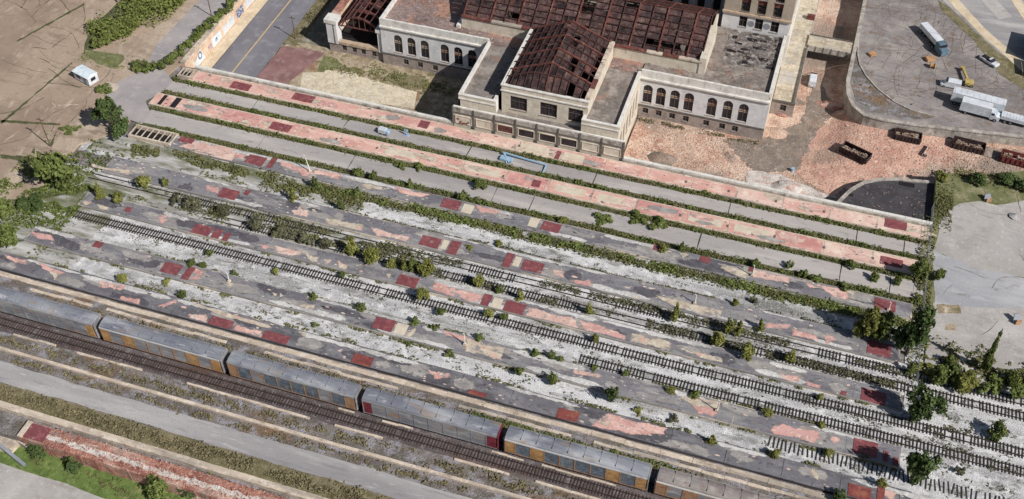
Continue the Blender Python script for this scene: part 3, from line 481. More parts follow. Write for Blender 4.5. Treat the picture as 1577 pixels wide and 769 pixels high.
# small worn flecks on the platform tops
for key, (x0, x1, y0, y1) in {'A': (-147, 34, 188.1, 191.9), 'B': (-152, 33.5, 176.7, 180.9), 'C': (-140, 32.6, 164, 167.8), 'D': (-149.5, 31, 151.6, 156.4), 'E': (-148.5, 32, 140, 144), 'F': (-153.5, 33, 126.8, 131.2), 'G': (-168, 35, 118, 122)}.items():
    t, cx, cy, zb, h = PLAT[key]; mb = MB(); rg = random.Random(ord(key))
    for i in range(420):
        x, y = rg.uniform(x0, x1), rg.uniform(y0, y1); nv = noise.noise(Vector((x*.08, y*.3, ord(key))))
        if nv < rg.uniform(-.5, .4): continue
        s = rg.uniform(.08, .32)*(1.6 if rg.random() < .08 else 1); n = 7; mi = rg.choice([0, 1, 2, 2, 3]) if key not in 'AB' else rg.choice([2, 1, 1, 3])
        mb.face([(x-cx+s*rg.uniform(.5, 1.3)*1.5*math.cos(6.283*k/n), y-cy+s*rg.uniform(.4, 1.1)*.7*math.sin(6.283*k/n), -zb+h+.061+.00002*i) for k in range(n)], mi)
    tag(mb.build('worn_flecks', ['pink_pale', 'beige_patch', 'fleck_dark', 'asphalt_top'], t), kind='stuff')
# gaps left by lost roof posts on the platforms' slab joints: short dark timber pieces
for key, xs in (('A', [-60, -19.6, -9.6, 1.2, 12]), ('B', [-102.5, -92, -60.3, -18.5, -7.8, 2.6, 13.4, 23.8])):
    t, cx, cy, zb, h = PLAT[key]
    for x in xs:
        MB().box(x-cx-.22, x-cx+.22, -.55, .15, -zb, -zb+.14).build('post_stub', 'dark_trim', t)
# concrete frames with open bays at the left ends of platforms
def open_frame(px, L, W, n, label, ang=0):
    c = G(*px, .3); t = empty('skylight_frame', (c[0], c[1], 0), ang, label, 'frame')
    MB().box(-L/2, L/2, -W/2, -W/2+.5, -.56, .5).build('side_beam', 'cream_stone', t)
    MB().box(-L/2, L/2, W/2-.5, W/2, -.5, .55).build('side_beam', 'cream_stone', t)
    MB().box(-L/2, L/2, -W/2+.5, W/2-.5, -.56, -.5).build('pit_floor', 'soot', t)  # floor coloured near-black for the shade down in the bays
    for i in range(n+1):
        x = -L/2+.2+(L-.4)*i/n; w = .2 if 0 < i < n else .35
        MB().box(x-w/2, x+w/2, -W/2+.5, W/2-.5, .32, .5).build('cross_beam', 'cream_stone', t)
open_frame((236, 208), 11.5, 4.2, 7, 'cream concrete frame with seven dark openings at the weedy platform end')
open_frame((290, 113), 4.6, 3.4, 4, 'small concrete grating over dark openings beside the road wall')
for x0, x1 in ((-150.4, -149.4), (-147, -145.4)):
    t, cx, cy, zb, h = PLAT['B']; MB().box(x0-cx, x1-cx, -1.9, 1.9, -zb-.05, -zb+.075).build('gap_shade', 'soot', t)  # dark block on the slab, painted as the shade of an opening
# ------------------------------------------------------------------ kerbs, walls along the yard
def run_wall(name, label, cat, x0, x1, y0, y1, z0, z1, m, seg, cap=None, gap=.05, amp=.05, missing=()):
    t = empty(name, ((x0+x1)/2, (y0+y1)/2, z0), 0, label, cat); cx, cy = t.location.x, t.location.y; x = x0; i = 0
    while x < x1-.5:
        e = min(x+seg*R.uniform(.85, 1.15), x1)
        if i not in missing:
            dz = R.uniform(-.04, .04); dy = R.uniform(-amp, amp)
            poly = rough_poly(rect(x-cx, e-gap-cx, y0-cy+dy, y1-cy+dy), 1.1, amp, seed=x)
            MB().prism(poly, 0, z1-z0+dz).build('coping_block', m, t)
        x = e; i += 1
    return t
run_wall('kerb_wall', 'broad cream stone kerb below the dark platform edge', 'kerb', -175, 36, 116.25, 117.35, YARD-.4, -.42, 'cream_stone', 7, amp=.08)
run_wall('kerb_wall', 'broken lower cream kerb on the train side of the broad kerb', 'kerb', -165, 20, 114.75, 115.4, YARD-.4, -.45, 'cream_stone', 4, amp=.12, missing=(3, 4, 9, 17, 18, 26, 27, 28, 35))
run_wall('track_kerb', 'thin broken pale kerb beside the dark sleepered track', 'kerb', -150, 10, 103.25, 103.7, YARD-.2, -.32, 'cream_stone', 5, amp=.1, missing=(1, 4, 8, 9, 15, 18, 19, 20, 23))
run_wall('scrub_kerb', 'long straight cream kerb between strips of brown scrub', 'kerb', -160, 20, 99.1, 99.75, YARD-.2, -.1, 'cream_stone', 14, amp=.02)
run_wall('boundary_wall', 'low cream coping wall behind the brick platform ruin', 'wall', -165, 0, 86.9, 88.2, YARD-.2, .35, 'cream_stone', 9, amp=.03)
run_wall('stone_block', 'row of pale blocks lying between the train and the next track', 'block', -70, -15, 107.0, 107.35, YARD-.1, -.35, 'cream_stone', 3, amp=.12, missing=(1, 2, 5, 6, 7, 8, 9, 12))
# parapet behind platform A
def parapet(label, x0, x1, seg):
    t = empty('parapet_wall', ((x0+x1)/2, 192.8, -.5), 0, label, 'wall'); cx = t.location.x
    MB().box(x0-cx, x1-cx, -.62, -.1, 0, 1.0).build('wall_face', 'concrete_wall', t)
    x = x0
    while x < x1-.4:
        e = min(x+seg, x1); MB().box(x-cx, e-cx-.04, -.3, .42, 1.0+R.uniform(-.02, .02), 1.28).build('coping_stone', 'coping', t); x = e
parapet('white coped parapet between the pink platform and the brick rubble', -35.4, 35.3, 3.6)
parapet('white coped parapet between the pink platform and the sunken court', -148.5, -77.8, 3.6)
# front kerb of the service road and its surface
sheet('service_road', rect(-260, 110, 92.4, 96.7), YARD+.05, 'service_grey', step=3, amp=.4)
sheet('ballast', rect(-260, 110, 103.6, 112), YARD+.02, 'ballast_dark', step=3, amp=.4)
sheet('grass_bank', rect(-260, 110, 88.1, 92.3), YARD+.06, 'dry_grass', step=2, amp=.4)
# ------------------------------------------------------------------ railway tracks
def sleeper_mesh(m):
    mb = MB(); mb.box(-.105, .105, -1.25, 1.25, -.05, .12); return mb.mesh('sleeper', m)
SLM = {m: sleeper_mesh(m) for m in ('sleeper_wood', 'sleeper_brown')}
def track(label, y, x0, x1, m='sleeper_wood', rails=True, sp=.66, skip=lambda x: False, jit=.05, z=YARD+.03, rail_gap=None):
    t = empty('railway_track', ((x0+x1)/2, y, z), 0, label, 'track'); cx = t.location.x
    if rails:
        for s in (-.75, .75):
            mb = MB(); 
            a = x0-cx
            while a < x1-cx:
                b = min(a+12, x1-cx); mb.box(a, b, s-.045, s+.045, .1, .3); mb.box(a, b, s-.09, s+.09, .1, .14); a = b
            mb.build('rail', 'rail_steel', t)
    xs = []; x = x0
    while x < x1:
        if not skip(x) and R.random() > .05: xs.append(x)
        x += sp*R.uniform(.9, 1.1)
    xs.sort(key=lambda v: abs(v+20)); rest = MB()
    for i, v in enumerate(xs):
        if i < 300:
            o = link('sleeper', SLM[m], t, (v-cx, R.uniform(-jit, jit), R.uniform(-.03, .02))); o.rotation_euler = (0, 0, R.gauss(0, .02+jit*.3))
        else: rest.box(v-cx-.13, v-cx+.13, -1.3, 1.3, -.05, .1)
    if rest.v: tag(rest.build('far_sleepers', m, t), kind='stuff')
    return t
nz = lambda x, s: noise.noise(Vector((x*.06, s, 0)))
track('half buried track next to the grey platform in the middle of the yard', 149.5, -152, 92, skip=lambda x: nz(x, 1.3) > -.12 and x < 20)
track('overgrown track beside the platform with long pink bare stretches', 146.0, -120, 92, skip=lambda x: nz(x, 5.1) > .0 and x < 0)
track('clean dark sleepered track running the length of the white gravel', 137.4, -150, 92)
track('sleepered track on white gravel starting halfway along the yard', 133.1, -29, 92)
track('loose sleepers without rails half sunk in pale gravel', 125.3, 10, 75, rails=False, sp=.8, jit=.25)
track('dark brown track in front of the freight train', 105.5, -160, 95, 'sleeper_brown', sp=.62)
track('track under the freight train', 108.85, -175, 95, 'sleeper_brown', sp=.66)
# ------------------------------------------------------------------ freight train
def rail_car(xc, label, roof, panel, post, endm, wide, roofw=3.1, edge='rail_edge'):
    t = empty('rail_car', (xc, 108.85, YARD+.33), 0, label, 'rail car', 'covered car carrier wagons of the freight train')
    L = 27.0; h = L/2; W = 1.55; zb, zt = .75, 4.7
    MB().box(-h+.3, h-.3, -W+.12, W-.12, zb, zt).build('body', 'underframe', t)
    MB().box(-h, h, -W+.05, W-.05, zb-.35, zb).build('underframe', 'underframe', t)
    mb = MB(); pr = [(-W-.02, zt), (-W+.12, zt+.32), (-.7, zt+.58), (0, zt+.63), (.7, zt+.58), (W-.12, zt+.32), (W+.02, zt)]
    n = 9; xs = [-h+.15+(L-.3)*i/n for i in range(n+1)]
    for i in range(n):
        for j in range(len(pr)-1):
            a, b = pr[j], pr[j+1]; dz = .02*((i+j) % 2)
            mb.face([(xs[i], a[0], a[1]+dz), (xs[i+1], a[0], a[1]+dz), (xs[i+1], b[0], b[1]+dz), (xs[i], b[0], b[1]+dz)])
    for x in (xs[0], xs[-1]): mb.face([(x, p[0], p[1]) for p in pr])
    r = mb.build('roof', roof, t)
    for i in range(1, n): MB().box(xs[i]-.05, xs[i]+.05, -1.2, 1.2, zt+.5, zt+.68).build('roof_rib', roof, r)
    for s in (-1, 1):
        MB().box(-h+.15, h-.15, s*W-.09, s*W+.09, zt-.3, zt+.06).build('roof_rail', edge, t)
        MB().box(-h+.15, h-.15, s*W-.07, s*W+.07, zb, zb+.22).build('sill', post, t)
    # side: end panels, blue bays, wide doors
    lay = [('e', 1.9), ('b', 2.9), ('w', 2.6), ('b', 2.9), ('b', 2.9), ('b', 2.9), ('b', 2.9), ('w', 2.6), ('b', 2.9), ('e', 1.9)]
    tot = sum(w for _, w in lay); f = (L-.5)/tot
    for s in (-1, 1):
        x = -h+.25
        for k, w in lay:
            w *= f
            if k == 'b':
                p = MB().box(x+.12, x+w-.12, s*W-.03, s*W+.03, zb+.22, zt-.3).build('side_panel', panel, t)
                if s < 0:
                    for q in range(3): MB().box(x+.15, x+w-.15, s*W-.05, s*W-.03, zb+.8+q*.95, zb+.9+q*.95).build('panel_rib', panel, p)
            else: MB().box(x+.02, x+w-.02, s*W-.06, s*W+.06, zb+.22, zt-.3).build('door_panel', wide if k == 'w' else endm, t)
            MB().box(x-.11, x+.11, s*W-.09, s*W+.09, zb+.1, zt-.3).build('post', post, t); x += w
    for s in (-1, 1):
        MB().box(s*h-.08, s*h+.08, -W+.1, W-.1, zb-.3, zt+.1).build('end_door', 'maroon_end' if endm == 'maroon_end' else 'panel_grey', t)
        MB().box(min(s*h, s*(h+.55)), max(s*h, s*(h+.55)), -.18, .18, .25, .6).build('coupler', 'underframe', t)
        bg_ = MB().box(s*9.6-1.5, s*9.6+1.5, -1.1, 1.1, .3, .62).build('bogie', 'underframe', t)
        for wx in (-.95, .95):
            for wy in (-.75, .75): MB().cyl((s*9.6+wx, wy-.08, .42), (s*9.6+wx, wy+.08, .42), .42, k=12).build('wheel', 'underframe', bg_)
cars = [(-136.3, 'weathered silver car carrier wagon at the blurred tail of the train', 'silver_roof', 'panel_grey', 'panel_grey', 'yellow_panel', 'panel_grey', 'panel_grey'),
        (-108.0, 'silver roofed car carrier wagon with grey sides and small orange doors', 'silver_roof', 'panel_grey', 'orange_post', 'yellow_panel', 'yellow_panel', 'rail_edge'),
        (-79.6, 'silver roofed wagon with slanting orange posts on blue grey sides', 'silver_roof', 'panel_blue', 'orange_post', 'orange_post', 'panel_grey', 'panel_grey'),
        (-51.3, 'plain grey car carrier wagon with dark red ends', 'silver_roof', 'panel_grey', 'panel_grey', 'maroon_end', 'panel_grey', 'panel_grey'),
        (-23.0, 'car carrier wagon with bright yellow doors and blue side panels', 'silver_roof', 'panel_blue', 'orange_post', 'yellow_panel', 'yellow_panel', 'rail_edge'),
        (5.3, 'wagon with brown stained roof and pale green grey roof edge', 'brown_roof', 'panel_grey', 'orange_post', 'orange_post', 'orange_post', 'coping'),
        (33.6, 'wagon at the front of the train, mostly out of view', 'silver_roof', 'panel_blue', 'orange_post', 'yellow_panel', 'yellow_panel', 'rail_edge')]
for c in cars: rail_car(c[0], c[1], c[2], c[3], c[4], c[5], c[6], edge=c[7])
# ------------------------------------------------------------------ brick platform ruin (lower left)
t = empty('brick_platform', (-80, 84.2, -3.6), 0, 'ruined brick platform with pale rubble on top and a dark red plate at its end', 'platform')
b = rough_poly(rect(-44.5, 45, -1.9, 1.9), 1.5, .12, seed=3); MB().prism(b, 0, 3.55).build('brick_wall', 'brick_mess', t)
b = rough_poly(rect(-44, 45, -.75, .35), .7, .5, seed=5); MB().prism(b, 3.4, 3.68).build('rubble_strip', 'white_mess', t)
b = rough_poly(rect(-40, 45, .5, 1.7), .9, .35, seed=8); MB().prism(b, 3.4, 3.74).build('rubble_strip', 'brick_mess', t)
mb = MB(); rg = random.Random(31)
for i in range(1100):
    x, y = rg.uniform(-39, 45), max(-1.8, min(1.8, rg.gauss(.2, .9))); q = rg.uniform(.06, .22); a = rg.uniform(0, 3.14); ca, sa = math.cos(a), math.sin(a)
    mi = 1 if (abs(y+.2+.35*noise.noise(Vector((x*.2, 0, 1)))) < .5 and rg.random() < .5) else rg.choice([0, 0, 2, 2])
    mb.box(-q, q, -q*.45, q*.45, 3.5, 3.7+rg.uniform(0, .16), mi, lambda X, Y, Z: (x+X*ca-Y*sa, y+X*sa+Y*ca, Z))
tag(mb.build('brick_debris', ['brick_mess', 'white_mess', 'brick_bits'], t), kind='stuff')
for i in range(24): MB().box(-38+i*3.4, -37.6+i*3.4, -1.99, -1.86, .2, 3.5).build('brick_pier', 'brick_mess', t)
MB().box(-43.4, -39.2, -1.5, 1.5, 3.4, 3.82).build('cover_plate', 'red_cover', t)
MB().box(-44.6, -43.5, -1.8, 1.8, 3.4, 3.8).build('end_slab', 'cream_stone', t)
sheet('lower_lawn', rect(-260, -30, 20, 82.6), -3.4, 'lush_grass', thick=1.5)
sheet('lower_road', GP([(-40, 690), (0, 712), (60, 735), (100, 745), (185, 775), (240, 830), (-80, 830)], -3.4), -3.37, 'pale_lot', step=3, amp=.5)
def beam(label, p, q, w, h, m, z0, z1, nm='ramp_wall', cat='wall'):
    p = G(*p, z0); q = G(*q, z1); o = MB().bar(p, q, w, h).build(nm, m); tag(o, label, cat)
beam('pale concrete ramp wall sloping down onto the grass', (2, 660), (58, 698), .8, .9, 'concrete_wall', -1.2, -3.1)
beam('grey handrail wall beside the pale ramp', (-5, 682), (38, 717), .6, .7, 'grey_metal', -1.6, -3.1)
tag(sheet('ramp_slab', GP([(-10, 668), (0, 658), (28, 680), (16, 692), (-10, 688)], -2), -1.9, 'cream_stone', thick=1.6, kind=None), 'cream landing slab at the head of the ramp', 'slab')
t = empty('wall_stub', G(225, 733, -3.4), rad(-3), 'short pink brick wall stub among the bushes below the ruin', 'wall')
MB().prism(rough_poly(rect(-4, 4, -.5, .5), .8, .15, 2), -.1, 1.4).build('brick_wall', 'brick_mess', t); MB().box(-3.9, 3.9, -.4, .4, 1.4, 1.5).build('coping_stone', 'cream_stone', t)
# ------------------------------------------------------------------ road retaining wall with graffiti
t = empty('retaining_wall', (-152.5, 246, LOW), 0, 'tan retaining wall with faded graffiti beside the road', 'wall')
for i in range(12): MB().box(-.65, .6, -52.7+i*8.8, -43.9+i*8.8-.03, 0, 5.0+R.uniform(-.04, .04)).build('wall_panel', 'tan_wall', t)
MB().box(-.85, .66, -52.7, 53, 5.05, 5.3).build('coping_stone', 'cream_stone', t)
def paint(y0, y1, z0, z1, m, seed, tri=False, d=.012):
    poly = [(y0, z0), (y1, z0), (y1*.75+y0*.25, z1)] if tri else rough_poly(rect(y0, y1, z0, z1), .5, .3, seed)
    mb = MB(); mb.face([(.6+d, a-246, b-LOW) for a, b in poly]); mb.build('graffiti', m, t)
paint(196, 202.5, LOW+.5, -.3, 'paint_pale_blue', 1, tri=True)
paint(204.6, 206.5, LOW+.9, LOW+2.6, 'paint_purple', 7)
paint(207, 211.5, LOW+.6, LOW+3.2, 'paint_pale_blue', 2)
paint(213, 219, LOW+.5, LOW+3, 'paint_white', 3)
paint(220.5, 224.5, LOW+.6, LOW+3.2, 'paint_blue', 4)
paint(226, 234, LOW+.5, LOW+3, 'paint_white', 5)
mb = MB()
for i in range(14):
    a0, a1 = 2*math.pi*i/14, 2*math.pi*(i+1)/14
    mb.face([(.63, 200.4-246+r*math.cos(a), 2.6+1.25*r*math.sin(a)) for r, a in ((.55, a0), (.55, a1), (.95, a1), (.95, a0))])
mb.build('graffiti', 'paint_blue', t)
for y, w in ((209, 1.2), (222.5, 1.5)):
    mb = MB()
    for i in range(5): a = R.uniform(0, 3); mb.bar((.64, y-246+R.uniform(-w, w)*.6, 1.6+R.uniform(-.3, .9)), (.64, y-246+R.uniform(-w, w)*.6, 1.4+R.uniform(-.3, .9)), .02, .2)
    mb.build('graffiti', 'paint_blue' if y < 220 else 'paint_white', t)
# ------------------------------------------------------------------ terminal building
def bays(mb, T, u0, u1, z0, z1, wins, mi=0, depth=.45):
    """wall in u,z with openings; wins: (centre, width, sill, head, arched). T(u,d,z): d inward"""
    wins = sorted(wins); cuts = [u0]+[(a[0]+b[0])/2 for a, b in zip(wins, wins[1:])]+[u1]
    if not wins: mb.face([T(u0, 0, z0), T(u1, 0, z0), T(u1, 0, z1), T(u0, 0, z1)], mi); return
    for (c, w, zs, zh, ar), a, b in zip(wins, cuts, cuts[1:]):
        r = w/2; N = 6
        arc = [(c+r*math.cos(math.pi*i/(2*N)), (zh-r)+r*math.sin(math.pi*i/(2*N))) for i in range(N+1)] if ar else [(c+r, zh), (c, zh)]
        right = [(c, z0), (b, z0), (b, z1), (c, z1)]+[(x, z) for x, z in reversed(arc)]+[(c+r, zs), (c, zs)]
        if ar is False: right = [(c, z0), (b, z0), (b, z1), (c, z1), (c, zh), (c+r, zh), (c+r, zs), (c, zs)]
        left = [(2*c-x if x != b else a, z) for x, z in right]
        mb.face([T(x, 0, z) for x, z in right], mi); mb.face([T(x, 0, z) for x, z in reversed(left)], mi)
        o = [(c-r, zs), (c+r, zs)]+(arc if ar else [(c+r, zh)])+([(2*c-x, z) for x, z in reversed(arc[:-1])] if ar else [(c-r, zh)])
        for p, q in zip(o, o[1:]+o[:1]): mb.face([T(p[0], 0, p[1]), T(q[0], 0, q[1]), T(q[0], depth, q[1]), T(p[0], depth, p[1])], mi)
def window(T, parent, c, w, zs, zh, ar, glass='glass_dark', depth=.4, band=True, name='window'):
    r = w/2; f = MB(); N = 6
    Tb = lambda u, d, z: T(u, d, z)
    pts = [(c-r, zs), (c+r, zs)]+([(c+r*math.cos(math.pi*i/(2*N)), (zh-r)+r*math.sin(math.pi*i/(2*N))) for i in range(2*N+1)] if ar else [(c+r, zh), (c-r, zh)])
    def bx(u0, u1, z0, z1, d0, d1, mb): mb.box(u0, u1, d0, d1, z0, z1, 0, lambda x, y, z: T(x, y, z))
    bx(c-.07, c+.07, zs, zh-.05, depth-.14, depth-.03, f); 
    zm = zs+(zh-zs)*.58
    bx(c-r, c+r, zm-.07, zm+.07, depth-.16, depth-.02, f); bx(c-r, c+r, zs, zs+.12, depth-.16, depth-.02, f)
    for s in (-1, 1): bx(c+s*(r-.06)-.06, c+s*(r-.06)+.06, zs, zh-r if ar else zh, depth-.15, depth-.02, f)
    o = f.build(name, 'frame_dark', parent)
    p = MB(); p.face([T(u, depth, z) for u, z in pts]); p.build('pane', glass, o)
    if band:
        q = MB(); bx(c-r+.05, c+r-.05, zm-.45, zm+.35, depth-.1, depth-.04, q); q.build('burnt_infill', R.choice(['burnt_brick', 'sill_pale', 'burnt_brick']), o)
    s_ = MB(); bx(c-r-.12, c+r+.12, zs-.16, zs, -.12, .06, s_); s_.build('sill', 'sill_pale' if ar else 'base_stone', o)
    return o
FY = 215.4; ZS = -1.3; ZC = 7.15; ZP = 9.6; ZR = 8.5
def wing(label, x0, x1, yb, arches, basem, roofm, left_par=True, right_par=True):
    t = empty('terminal_wing', ((x0+x1)/2, FY, LOW), 0, label, 'building'); cx = t.location.x
    T = lambda u, d, z: (u-cx, d, z-LOW)
    m = MB(); bays(m, T, x0, x1, ZS+.35, ZC, [(c, 2.35, -.2, 5.3, True) for c in arches]); m.build('wall', 'facade', t)
    m = MB(); bays(m, T, x0, x1, LOW, ZS, [(c, 1.45, -3.6, -1.95, False) for c in basem]); m.build('basement_wall', 'base_stone', t)
    MB().box(x0-cx, x1-cx, -.18, .3, ZS-LOW, ZS-LOW+.35).build('string_course', 'dark_trim', t)
    m = MB(); m.box(x0-cx, x1-cx, -.55, .4, ZC-LOW, ZC-LOW+.4); m.box(x0-cx, x1-cx, -.35, .4, ZC-LOW-.3, ZC-LOW); m.build('cornice', 'coping', t)
    x = x0
    while x < x1-.5:
        e = min(x+3.9, x1); MB().box(x-cx, e-cx-.05, -.1, .45, ZC-LOW+.4, ZP-LOW+R.uniform(-.04, .04)).build('parapet_panel', 'coping', t); x = e
    rp = MB().box(x0-cx+.02, x1-cx-.02, .45, yb-FY, ZR-LOW-.4, ZR-LOW).build('roof', roofm, t)
    m = MB(); m.box(x0-cx, x0-cx+.3, .3, yb-FY, 0, ZR-LOW-.05); m.box(x1-cx-.3, x1-cx, .3, yb-FY, 0, ZR-LOW-.05); m.box(x0-cx+.3, x1-cx-.3, yb-FY-.4, yb-FY, 0, ZR-LOW-.5); m.build('side_wall', 'facade_cream', t)
    for s, xx in ((left_par, x0), (right_par, x1)):
        if s:
            q = FY
            while q < yb-.5:
                e = min(q+4.2, yb); a, b2 = (xx-cx, xx-cx+.75) if xx == x0 else (xx-cx-.75, xx-cx)
                MB().box(a, b2, q-FY+.5 if q == FY else q-FY, e-FY-.05, ZR-LOW-.02, ZP-LOW-.1+R.uniform(-.05, .05)).build('parapet_panel', 'coping', t); q = e
    for c in arches: window(T, t, c, 2.35, -.2, 5.3, True, R.choice(['glass_dark', 'glass_dark', 'glass_broken']), band=R.random() < .85)
    for c in basem: window(T, t, c, 1.45, -3.6, -1.95, False, band=False, name='basement_window', depth=.35)
    return t, cx
LW, lcx = wing('left pale wing of the ruined station with six arched windows above the sunken court', -106, -76.2, 262, [-101.3, -97.6, -93.9, -88.4, -84.7, -80.9], [-99.5, -95.5, -91.3], 'roof_brown', True, False)
RW, rcx = wing('right pale wing of the ruined station with seven arched windows above the rubble', -37, -5.4, 240.4, [-34.9, -31.6, -28.1, -24.6, -18.9, -15, -11.2], [-35, -31.6, -28.2, -24.7, -19.6, -15.6, -12.4], 'roof_grey', False, True)
# burnt part of the right roof, its holes painted on as flat dark shade
b = rough_poly(rect(-19.5, -6.4, 226, 240.2), 1.5, .8, 4); MB().prism([(x-rcx, y-FY) for x, y in b], ZR-LOW-.1, ZR-LOW+.03).build('burnt_roofing', 'roof_burnt', RW)
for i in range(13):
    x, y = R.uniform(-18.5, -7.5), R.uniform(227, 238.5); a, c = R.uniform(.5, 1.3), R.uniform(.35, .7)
    MB().prism([(px-rcx, py-FY) for px, py in rough_poly(rect(x-a, x+a, y-c, y+c), .6, .4, i)], ZR-LOW-.1, ZR-LOW+.045+i*.001).build('roof_hole_shade', 'soot', RW)  # dark patch laid on the roof for the shade inside a hole
mb = MB()
for i in range(420):
    x, y = R.uniform(-36, -7), R.uniform(217, 239); s = R.uniform(.1, .32); mb.box(x-rcx-s, x-rcx+s*R.uniform(.4, 1), y-FY-s*.4, y-FY+s*.4, ZR-LOW-.05, ZR-LOW+R.uniform(.06, .22))
tag(mb.build('roof_debris', 'debris', RW), kind='stuff')
mb = MB()
for i in range(450):
    x, y = R.uniform(-104.5, -78), R.uniform(217, 255); s = R.uniform(.1, .35); mb.box(x-lcx-s, x-lcx+s*R.uniform(.4, 1), y-FY-s*.4, y-FY+s*.4, ZR-LOW-.05, ZR-LOW+R.uniform(.06, .22))
tag(mb.build('roof_debris', 'debris', LW), kind='stuff')
MB().box(-86.3-lcx, -85.2-lcx, 219-FY, 262-FY, ZR-LOW-.05, ZR-LOW+.9).build('light_well_wall', 'coping', LW)
# --- burnt pavilion at the left end
t = empty('burnt_pavilion', (-114.3, 216.2, LOW), 0, 'burnt out pavilion with collapsed rusty arched roof beside the road', 'building'); cx, cy = t.location.x, t.location.y
T = lambda u, d, z: (u-cx, d, z-LOW)
bw = [-117.5, -114.6, -112, -108.9]
m = MB(); bays(m, T, -121.8, -106.3, LOW, -1.7, [(c, 1.3, -3.7, -2.2, False) for c in bw]); m.build('basement_wall', 'base_stone', t)
for c in bw: window(T, t, c, 1.3, -3.7, -2.2, False, band=False, name='basement_window', depth=.3)
MB().prism(rough_poly(rect(-4.9, 7.6, -.25, 1.1), .8, .2, 3), 2.95, 3.75).build('broken_sill', 'sill_pale', t)
for u0, u1 in ((-121.9, -119), (-107.3, -106.1)):
    p = MB().box(u0-cx, u1-cx, -.35, 2.2, 2.9, 9.2).build('pier', 'facade', t)
    MB().box(u0-cx-.35, u1-cx+.25, -.6, 2.6, 9.2, 10.3).build('pier_cap', 'coping', p)
    MB().box((u0+u1)/2-cx+.55, (u0+u1)/2-cx+.75, -.45, -.3, 3, 9.2).build('groove', 'dark_trim', p)
MB().box(-121.9-cx, -120.5-cx, 2.6, 40, 0, 9.3).build('side_wall', 'tan_wall', t)
MB().box(-121.95-cx, -119.8-cx, 2.7, 40, 9.3, 9.75).build('wall_top', 'brick_mess', t)
MB().box(-120.4-cx, -106.2-cx, 1.2, 40, 2.2, 3.0).build('floor', 'soot', t)
for k in range(9):
    y = 1.0+k*3.6; N = 8; pts = []
    for i in range(N+1):
        u = -119.3+i*(12.9/N); pts.append((u-cx, y, 8.0+3.6*(1-((i-N/2)/(N/2))**2) if True else 0))
    r = MB()
    for p, q in zip(pts, pts[1:]): r.bar(p, q, .35, .5)
    if k % 2 == 0:
        r.bar((pts[0][0], y, 8.2), (pts[-1][0], y, 8.2), .2, .3)
        for p in pts[1:-1]: r.bar(p, (p[0], y, 8.2), .14)
    r.build('roof_truss', 'rust', t)
for i in range(9):
    u = -119.3+i*(12.9/8)-cx; zz = 8.0+3.6*(1-((i-4)/4)**2)+.2
    MB().bar((u, .6, zz), (u, 33, zz), .22, .26).build('purlin', 'rust_red' if i == 4 else 'rust', t)
for k in range(16):
    for i in range(4):
        if R.random() < .75:
            u0, u1 = -119.3+i*1.6-cx, -119.3+(i+1)*1.6-cx; z0 = 8.0+3.6*(1-((i-4)/4)**2); z1 = 8.0+3.6*(1-((i-3)/4)**2); y = 1.1+k*2
            mb = MB(); mb.face([(u0, y, z0-.1), (u1, y, z1-.1), (u1, y+1.8, z1-.1), (u0, y+1.8, z0-.1)]); mb.face([(u0, y, z0-.2), (u0, y+1.8, z0-.2), (u1, y+1.8, z1-.2), (u1, y, z1-.2)]); mb.build('roof_panel', 'burnt_deck', t)
for k in range(16):
    for i in range(5, 8):
        if R.random() < .35:
            u0, u1 = -119.3+i*1.6-cx, -119.3+(i+1)*1.6-cx; z0 = 8.0+3.6*(1-((i-4)/4)**2); z1 = 8.0+3.6*(1-((i-3)/4)**2); y = 1.1+k*2
            mb = MB(); mb.face([(u0, y, z0-.1), (u1, y, z1-.1), (u1, y+1.8, z1-.1), (u0, y+1.8, z0-.1)]); mb.build('roof_panel', 'burnt_deck', t)
# --- concourse block: front wall and two arms round the gabled hall
t = empty('concourse_block', (-56.5, 192.4, LOW), 0, 'cream concourse block with dark posts facing the pink platform, two flat roofed arms', 'building'); cx, cy = t.location.x, t.location.y
T = lambda u, d, z: (u-cx, d, z-LOW)
FX0, FX1, FZ = -77.7, -35.3, 5.4
m = MB(); m.box(FX0-cx, FX1-cx, .22, .6, 0, FZ-LOW); m.build('front_wall', 'facade_cream', t)
n = 8; w = (FX1-FX0)/n
for i in range(n+1):
    u = FX0+i*w; MB().box(u-cx-.16, u-cx+.16, -.12, .24, -LOW-.6, FZ-LOW+.15).build('post', 'dark_trim', t)
for i in range(n):
    u = FX0+i*w
    MB().box(u-cx+.18, u-cx+w-.18, .04, .25, FZ-LOW-1.25, FZ-LOW+.05).build('fascia_panel', 'concrete_wall', t)
    MB().box(u-cx+.3, u-cx+w-.3, -.02, .25, FZ-LOW-1.55, FZ-LOW-1.25).build('rusty_lintel', 'dark_trim', t)
    a, b_ = u-cx+.75, u-cx+w-.75; z0, z1 = -LOW+.9, -LOW+3.0
    fr = MB(); fr.box(a, b_, .02, .25, z1, z1+.18); fr.box(a, b_, .02, .25, z0-.18, z0); fr.box(a-.18, a, .02, .25, z0-.18, z1+.18); fr.box(b_, b_+.18, .02, .25, z0-.18, z1+.18)
    f = fr.build('window_surround', 'facade_cream', t)
    MB().box(a, b_, .15, .26, z0, z1).build('infill_panel', ['facade_cream', 'facade_cream', 'rust', 'glass_broken', 'glass_broken', 'glass_broken', 'facade_cream', 'facade_cream'][i], f)
mb = MB()
for i in range(6): mb.bar((FX0-cx+1+i*.5, .01, -LOW+R.uniform(.5, 2.4)), (FX0-cx+1.6+i*.5, .01, -LOW+R.uniform(.5, 2.4)), .03, .3)
mb.build('graffiti', 'skip_red', t)
